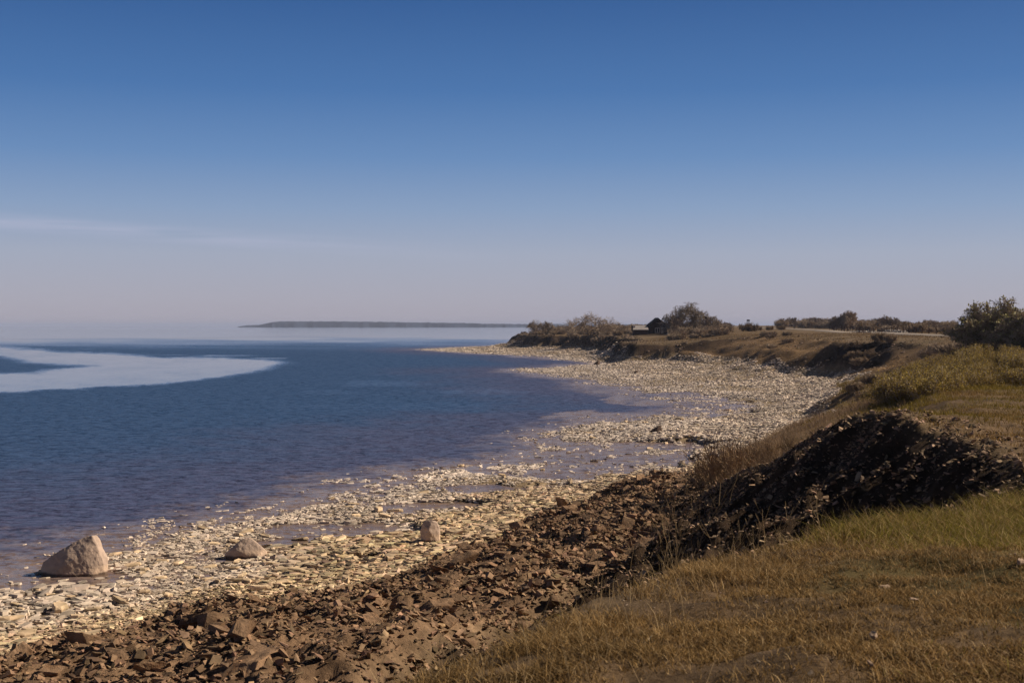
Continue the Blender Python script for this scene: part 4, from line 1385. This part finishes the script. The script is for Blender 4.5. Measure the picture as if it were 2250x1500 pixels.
# ------------------------------------------------------------------ buildings
def box(bm, x0, x1, y0, y1, z0, z1):
    vs = [bm.verts.new(p) for p in ((x0, y0, z0), (x1, y0, z0), (x1, y1, z0), (x0, y1, z0), (x0, y0, z1), (x1, y0, z1), (x1, y1, z1), (x0, y1, z1))]
    for f in ((0, 3, 2, 1), (4, 5, 6, 7), (0, 1, 5, 4), (1, 2, 6, 5), (2, 3, 7, 6), (3, 0, 4, 7)):
        bm.faces.new([vs[i] for i in f])


def prism(bm, poly, y0, y1):
    a = [bm.verts.new((x, y0, z)) for x, z in poly]
    b = [bm.verts.new((x, y1, z)) for x, z in poly]
    n = len(poly)
    bm.faces.new(a)
    bm.faces.new(b[::-1])
    for i in range(n):
        j = (i + 1) % n
        bm.faces.new([a[j], a[i], b[i], b[j]])


def part(name, mat, parent, build):
    bm = bmesh.new()
    build(bm)
    bmesh.ops.recalc_face_normals(bm, faces=bm.faces)
    me = bpy.data.meshes.new(name)
    bm.to_mesh(me)
    bm.free()
    return link(name, me, mat, parent=parent)


YC = 380.0
Cx = at_px(1445.5, YC)
Cz = 6.2
cab = empty('cabin', (Cx, YC, Cz))
tag(cab, 'dark wooden cabin with a steep gable and white framed windows on the clifftop', 'cabin')
W2, EH, RH, D = 2.8, 2.75, 5.15, 7.0
part('wall', M['darkwood'], cab, lambda bm: prism(bm, [(-W2, -0.6), (W2, -0.6), (W2, EH), (0, RH - .12), (-W2, EH)], 0, D))


def roof_b(bm):
    for s in (-1, 1):
        prism(bm, [(0, RH), (s * (W2 + .45), EH - .28), (s * (W2 + .45), EH - .48), (0, RH - .2)], -.45, D + .4)


part('roof', M['rooffelt'], cab, roof_b)


def boards(bm):
    for k in range(18):
        xx = -W2 + .15 + k * .31
        hh = EH + (RH - .35 - EH) * (1 - abs(xx) / W2) - .1
        box(bm, xx, xx + .05, -.03, -.001, -.5, hh)


part('cladding', M['brownwood'], cab, boards)
for (x0, x1) in ((-0.75, 0.45), (1.0, 1.5)):
    z0, z1 = 0.75, 2.0
    f = part('window', M['whitewood'], cab, lambda bm: [box(bm, x0 - .12, x1 + .12, -.14, -.032, z1, z1 + .13), box(bm, x0 - .12, x1 + .12, -.14, -.032, z0 - .13, z0),
                                                       box(bm, x0 - .12, x0, -.138, -.033, z0, z1), box(bm, x1, x1 + .12, -.138, -.033, z0, z1),
                                                       box(bm, (x0 + x1) / 2 - .09, (x0 + x1) / 2 + .09, -.137, -.034, z0, z1)])
    part('pane', M['glass'], f, lambda bm: box(bm, x0, x1, -.06, -.036, z0, z1))
part('door', M['brownwood'], cab, lambda bm: box(bm, -2.3, -1.4, -.07, -.032, 0.0, 2.0))

sh = empty('shed', (at_px(1408, YC - 3), YC - 3, 5.5))
tag(sh, 'low brown shed with a pale grey sloping roof, against the left side of the cabin', 'shed')
SW = 2.2
part('wall', M['brownwood'], sh, lambda bm: prism(bm, [(-SW, -0.9), (SW, -0.9), (SW, 2.2), (-SW, 2.2)], 0, 3.4))


def sroof(bm):
    v = [(-SW - .15, -.35, 2.15), (SW + .1, -.35, 2.15), (SW + .1, 3.6, 3.45), (-SW - .15, 3.6, 3.45)]
    a = [bm.verts.new(p) for p in v]
    b = [bm.verts.new((p[0], p[1], p[2] + .12)) for p in v]
    bm.faces.new(a[::-1]); bm.faces.new(b)
    for i in range(4):
        j = (i + 1) % 4
        bm.faces.new([a[i], a[j], b[j], b[i]])


part('roof', M['roofgrey'], sh, sroof)
part('barge_board', M['darkwood'], sh, lambda bm: box(bm, -SW - .3, -SW - .16, -.4, 3.7, 1.9, 3.5))
part('vent', M['whitewood'], sh, lambda bm: box(bm, -SW + .1, -SW + .7, 1.4, 2.0, 2.9, 3.45))

YF = 450.0
k_ = YF / FPX
ba = empty('long_building', (at_px(2060, YF), YF, 7.35))
tag(ba, 'long low building with a flat roof and a pale end wall beyond the fence', 'building')


def bx_(px0, px1, z0, z1, y0=0., y1=5.):
    return lambda bm: box(bm, (px0 - 2060) * k_, (px1 - 2060) * k_, y0, y1, z0, z1)


part('pale_wall', M['render'], ba, bx_(2086, 2106, -.3, 2.65))
part('side_wall', M['brownwood'], ba, bx_(2080, 2086, -.3, 2.75, -.1, 5))
part('roof', M['brownwood'], ba, bx_(2047, 2080, 2.05, 2.5, -.4, 5))
part('back_wall', M['render'], ba, bx_(2066, 2080, .6, 2.05, 3.0, 3.2))
part('front_wall', M['brownwood'], ba, bx_(2047, 2066, -.3, 2.05, .5, 4.8))
part('door', M['render'], ba, bx_(2052, 2057, -.2, 1.2, .42, .49))
sb = empty('outbuilding', (at_px(2034, 440), 440, 7.3))
tag(sb, 'small brown outbuilding with a lean-to roof left of the long flat-roofed one', 'building')
part('wall', M['brownwood'], sb, lambda bm: box(bm, -2.0, 2.0, 0, 4, -.3, 1.7))
part('roof', M['rooffelt'], sb, lambda bm: prism(bm, [(-.2, 2.55), (2.1, 1.9), (2.1, 1.72), (-.2, 1.72)], -.2, 4.2))
part('annex', M['post'], sb, lambda bm: box(bm, -3.4, -2.01, .2, 3.4, -.3, 1.5))

# ------------------------------------------------------------------ road, fence, boards, heaps
ys = np.linspace(150, 1900, 900)
xs = road_x(ys)
xs = np.convolve(np.pad(xs, 10, mode='edge'), np.ones(21) / 21, 'valid')
off = np.linspace(-2.1, 2.1, 7)
RXm, RYm = xs[:, None] + off[None], ys[:, None] + 0 * off[None]
cz = ground(xs, ys, False)
zr = np.max([ground(xs + o_, ys, True) for o_ in off], axis=0)
zr = np.convolve(np.pad(np.maximum(zr, cz), 6, mode='edge'), np.ones(13) / 13, 'valid') + 0.28
RZm = zr[:, None] + np.array([-.35, -.02, 0.0, .02, 0, -.02, -.35])[None]
me = grid_mesh('road', RXm, RYm, RZm)
tag(link('road', me, M['road']), kind='structure')

fn = empty('wire_fence', (float(road_x(230)) + 3.2, 230, gz(float(road_x(230)) + 3.2, 230)))
tag(fn, 'wire fence on thin wooden posts along the far side of the pale road', 'fence')
fy = [198 + 6.2 * i for i in range(34)]
bmp = bmesh.new()
box(bmp, -.085, .085, -.085, .085, -.3, 1.5)
pm = bpy.data.meshes.new('post')
bmp.to_mesh(pm); bmp.free()
pm.materials.append(M['post'])
fp = []
for i, yy in enumerate(fy):
    xx = float(road_x(yy)) + 3.2
    zz_ = gz(xx, yy)
    fp.append((xx, yy, zz_))
    link('post', pm, parent=fn, loc=(xx - fn.location.x, yy - 230, zz_ - fn.location.z), sc=(1, 1, rs.uniform(.9, 1.05)), rot=(0, rs.normal(0, .02), 0))
segs = []
for i in range(len(fp) - 1):
    for hz in (0.35, 0.8, 1.2):
        a, b = np.array(fp[i]), np.array(fp[i + 1])
        o_ = np.array([-.07, 0, hz]) - np.array(fn.location)
        segs.append((*(a + o_), *(b + o_), .006, .006))
v, lo, to = prisms(segs, 3)
link('wire', mesh_np('wire', v, lo, to), M['wire'], parent=fn)

for (q, yy, zt, wd, lab) in [(1551, 352, H + (HY - 696) / FPX * 352, .6, 'small square dark board on a post by the small spreading tree'), (1644, 400, H + (HY - 702) / FPX * 400, .95, 'wide dark board on posts above a rounded bush at the road bend')]:
    xx = at_px(q, yy)
    z0 = gz(xx, yy)
    bd = empty('sign_board', (xx, yy, z0))
    tag(bd, lab, 'sign')
    part('board', M['darkwood'], bd, lambda bm: box(bm, -wd / 2, wd / 2, -.08, -.02, zt - z0 - .52, zt - z0))
    for s in (-1, 1):
        part('post', M['post'], bd, lambda bm: box(bm, s * wd * .3 - .04, s * wd * .3 + .04, -.018, .06, -.2, zt - z0 - .06))
rng = np.random.RandomState(88)
HP = [(slab_proto(rng, 6, 2)) for _ in range(6)]
heaps = [(1790, 345, 3.2, .45, 'low strip of pale stones at the roadside, leftmost heap'), (1815, 335, 2.2, .6, 'pale stone heap second from the left beyond the road'), (1843, 318, 2.8, .85, 'tallest pale stone heap beyond the road, under the windswept tree'),
         (1868, 312, 2.0, .7, 'narrow pale stone heap just right of the tallest heap'), (1915, 288, 2.4, .8, 'pale stone heap left of the fence end'), (1948, 278, 2.0, .7, 'broad pale stone heap nearest the fence end'), (1473, 366, 1.3, .8, 'white stacked stones beside the cabin wall')]
for (q, yy, wd, hh, lab) in heaps:
    xx = at_px(q, yy)
    if q > 1700:
        xx = max(xx, float(road_x(yy)) + 3.6)
    n = 130
    u = rng.normal(0, .4, n) * wd; w_ = rng.normal(0, .35, n) * 1.0
    zz_ = np.maximum(0, hh * (1 - (u / wd) ** 2) * (1 - np.abs(w_) / 1.4)) * rng.rand(n) ** .5
    s_ = rng.uniform(.4, .75, n)
    v, lo, to, c = merge(HP, rng.randint(0, 6, n), np.stack([u, w_, zz_], -1), np.stack([s_, s_, s_ * 1.8], -1), np.stack([rng.normal(0, .5, n), rng.normal(0, .5, n), rng.uniform(0, 6, n)], -1), np.array([.60, .53, .47])[None] * rng.uniform(.5, 1.1, (n, 1)))
    o = link('stone_heap', mesh_np('stone_heap', v, lo, to, {'Col': c}), M['shingle'], loc=(xx, yy, gz(xx, yy)))
    tag(o, lab, 'stone heap')

# ------------------------------------------------------------------ far wooded headland over the water
YH = 6300.0
kk = YH / FPX
pxs = np.linspace(524, 1560, 900)
topy = np.interp(pxs, [524, 532, 545, 560, 573, 590, 610, 700, 800, 900, 1000, 1070, 1150, 1300, 1450, 1560], [717.2, 715.2, 714.2, 713.5, 711.5, 708, 706.2, 705.8, 706.6, 708.2, 709.3, 711.2, 711.6, 712, 712.8, 714])
zt = H + (HY - topy) * kk
prof = [0, .75, 1.0, .97, .8, 0]
deps = [0, 12, 60, 160, 400, 700]
HX = np.repeat(((pxs - CX) * kk)[:, None], 6, 1)
HYm = YH + np.repeat(np.array(deps, float)[None], len(pxs), 0) + np.stack([40 * fbm(pxs / 40, pxs * 0 + k * .1, 3, 170) for k in range(6)], 1)
nz = np.stack([1.8 * fbm(pxs / 2.2, pxs * 0 + k * 3, 4, 171) + 1.2 * fbm(pxs / 9, pxs * 0 + k, 2, 175) for k in range(6)], 1)
HZ = np.array(prof)[None] * (zt[:, None] + nz) - np.array([0.5, 0, 0, 0, 0, 1])[None]
HZ = np.maximum(HZ, -1)
me = grid_mesh('far_headland', HX, HYm, HZ)
tag(link('far_headland', me, M['headland']), kind='structure')
print('all', time.time() - T0)

# ------------------------------------------------------------------ air
hm, nt, bs = new_mat('haze')
nt.nodes.remove(bs)
pv = nt.nodes.new('ShaderNodeVolumePrincipled')
pv.inputs['Color'].default_value = (0.62, 0.71, 1.0, 1)
pv.inputs['Density'].default_value = 0.85e-4
pv.inputs['Anisotropy'].default_value = 0.0
nt.links.new(pv.outputs[0], nt.nodes['Material Output'].inputs['Volume'])
bm = bmesh.new()
box(bm, -36000, 36000, -200, 50500, -6, 45)
hme = bpy.data.meshes.new('haze')
bm.to_mesh(hme); bm.free()
tag(link('haze', hme, hm), kind='stuff')
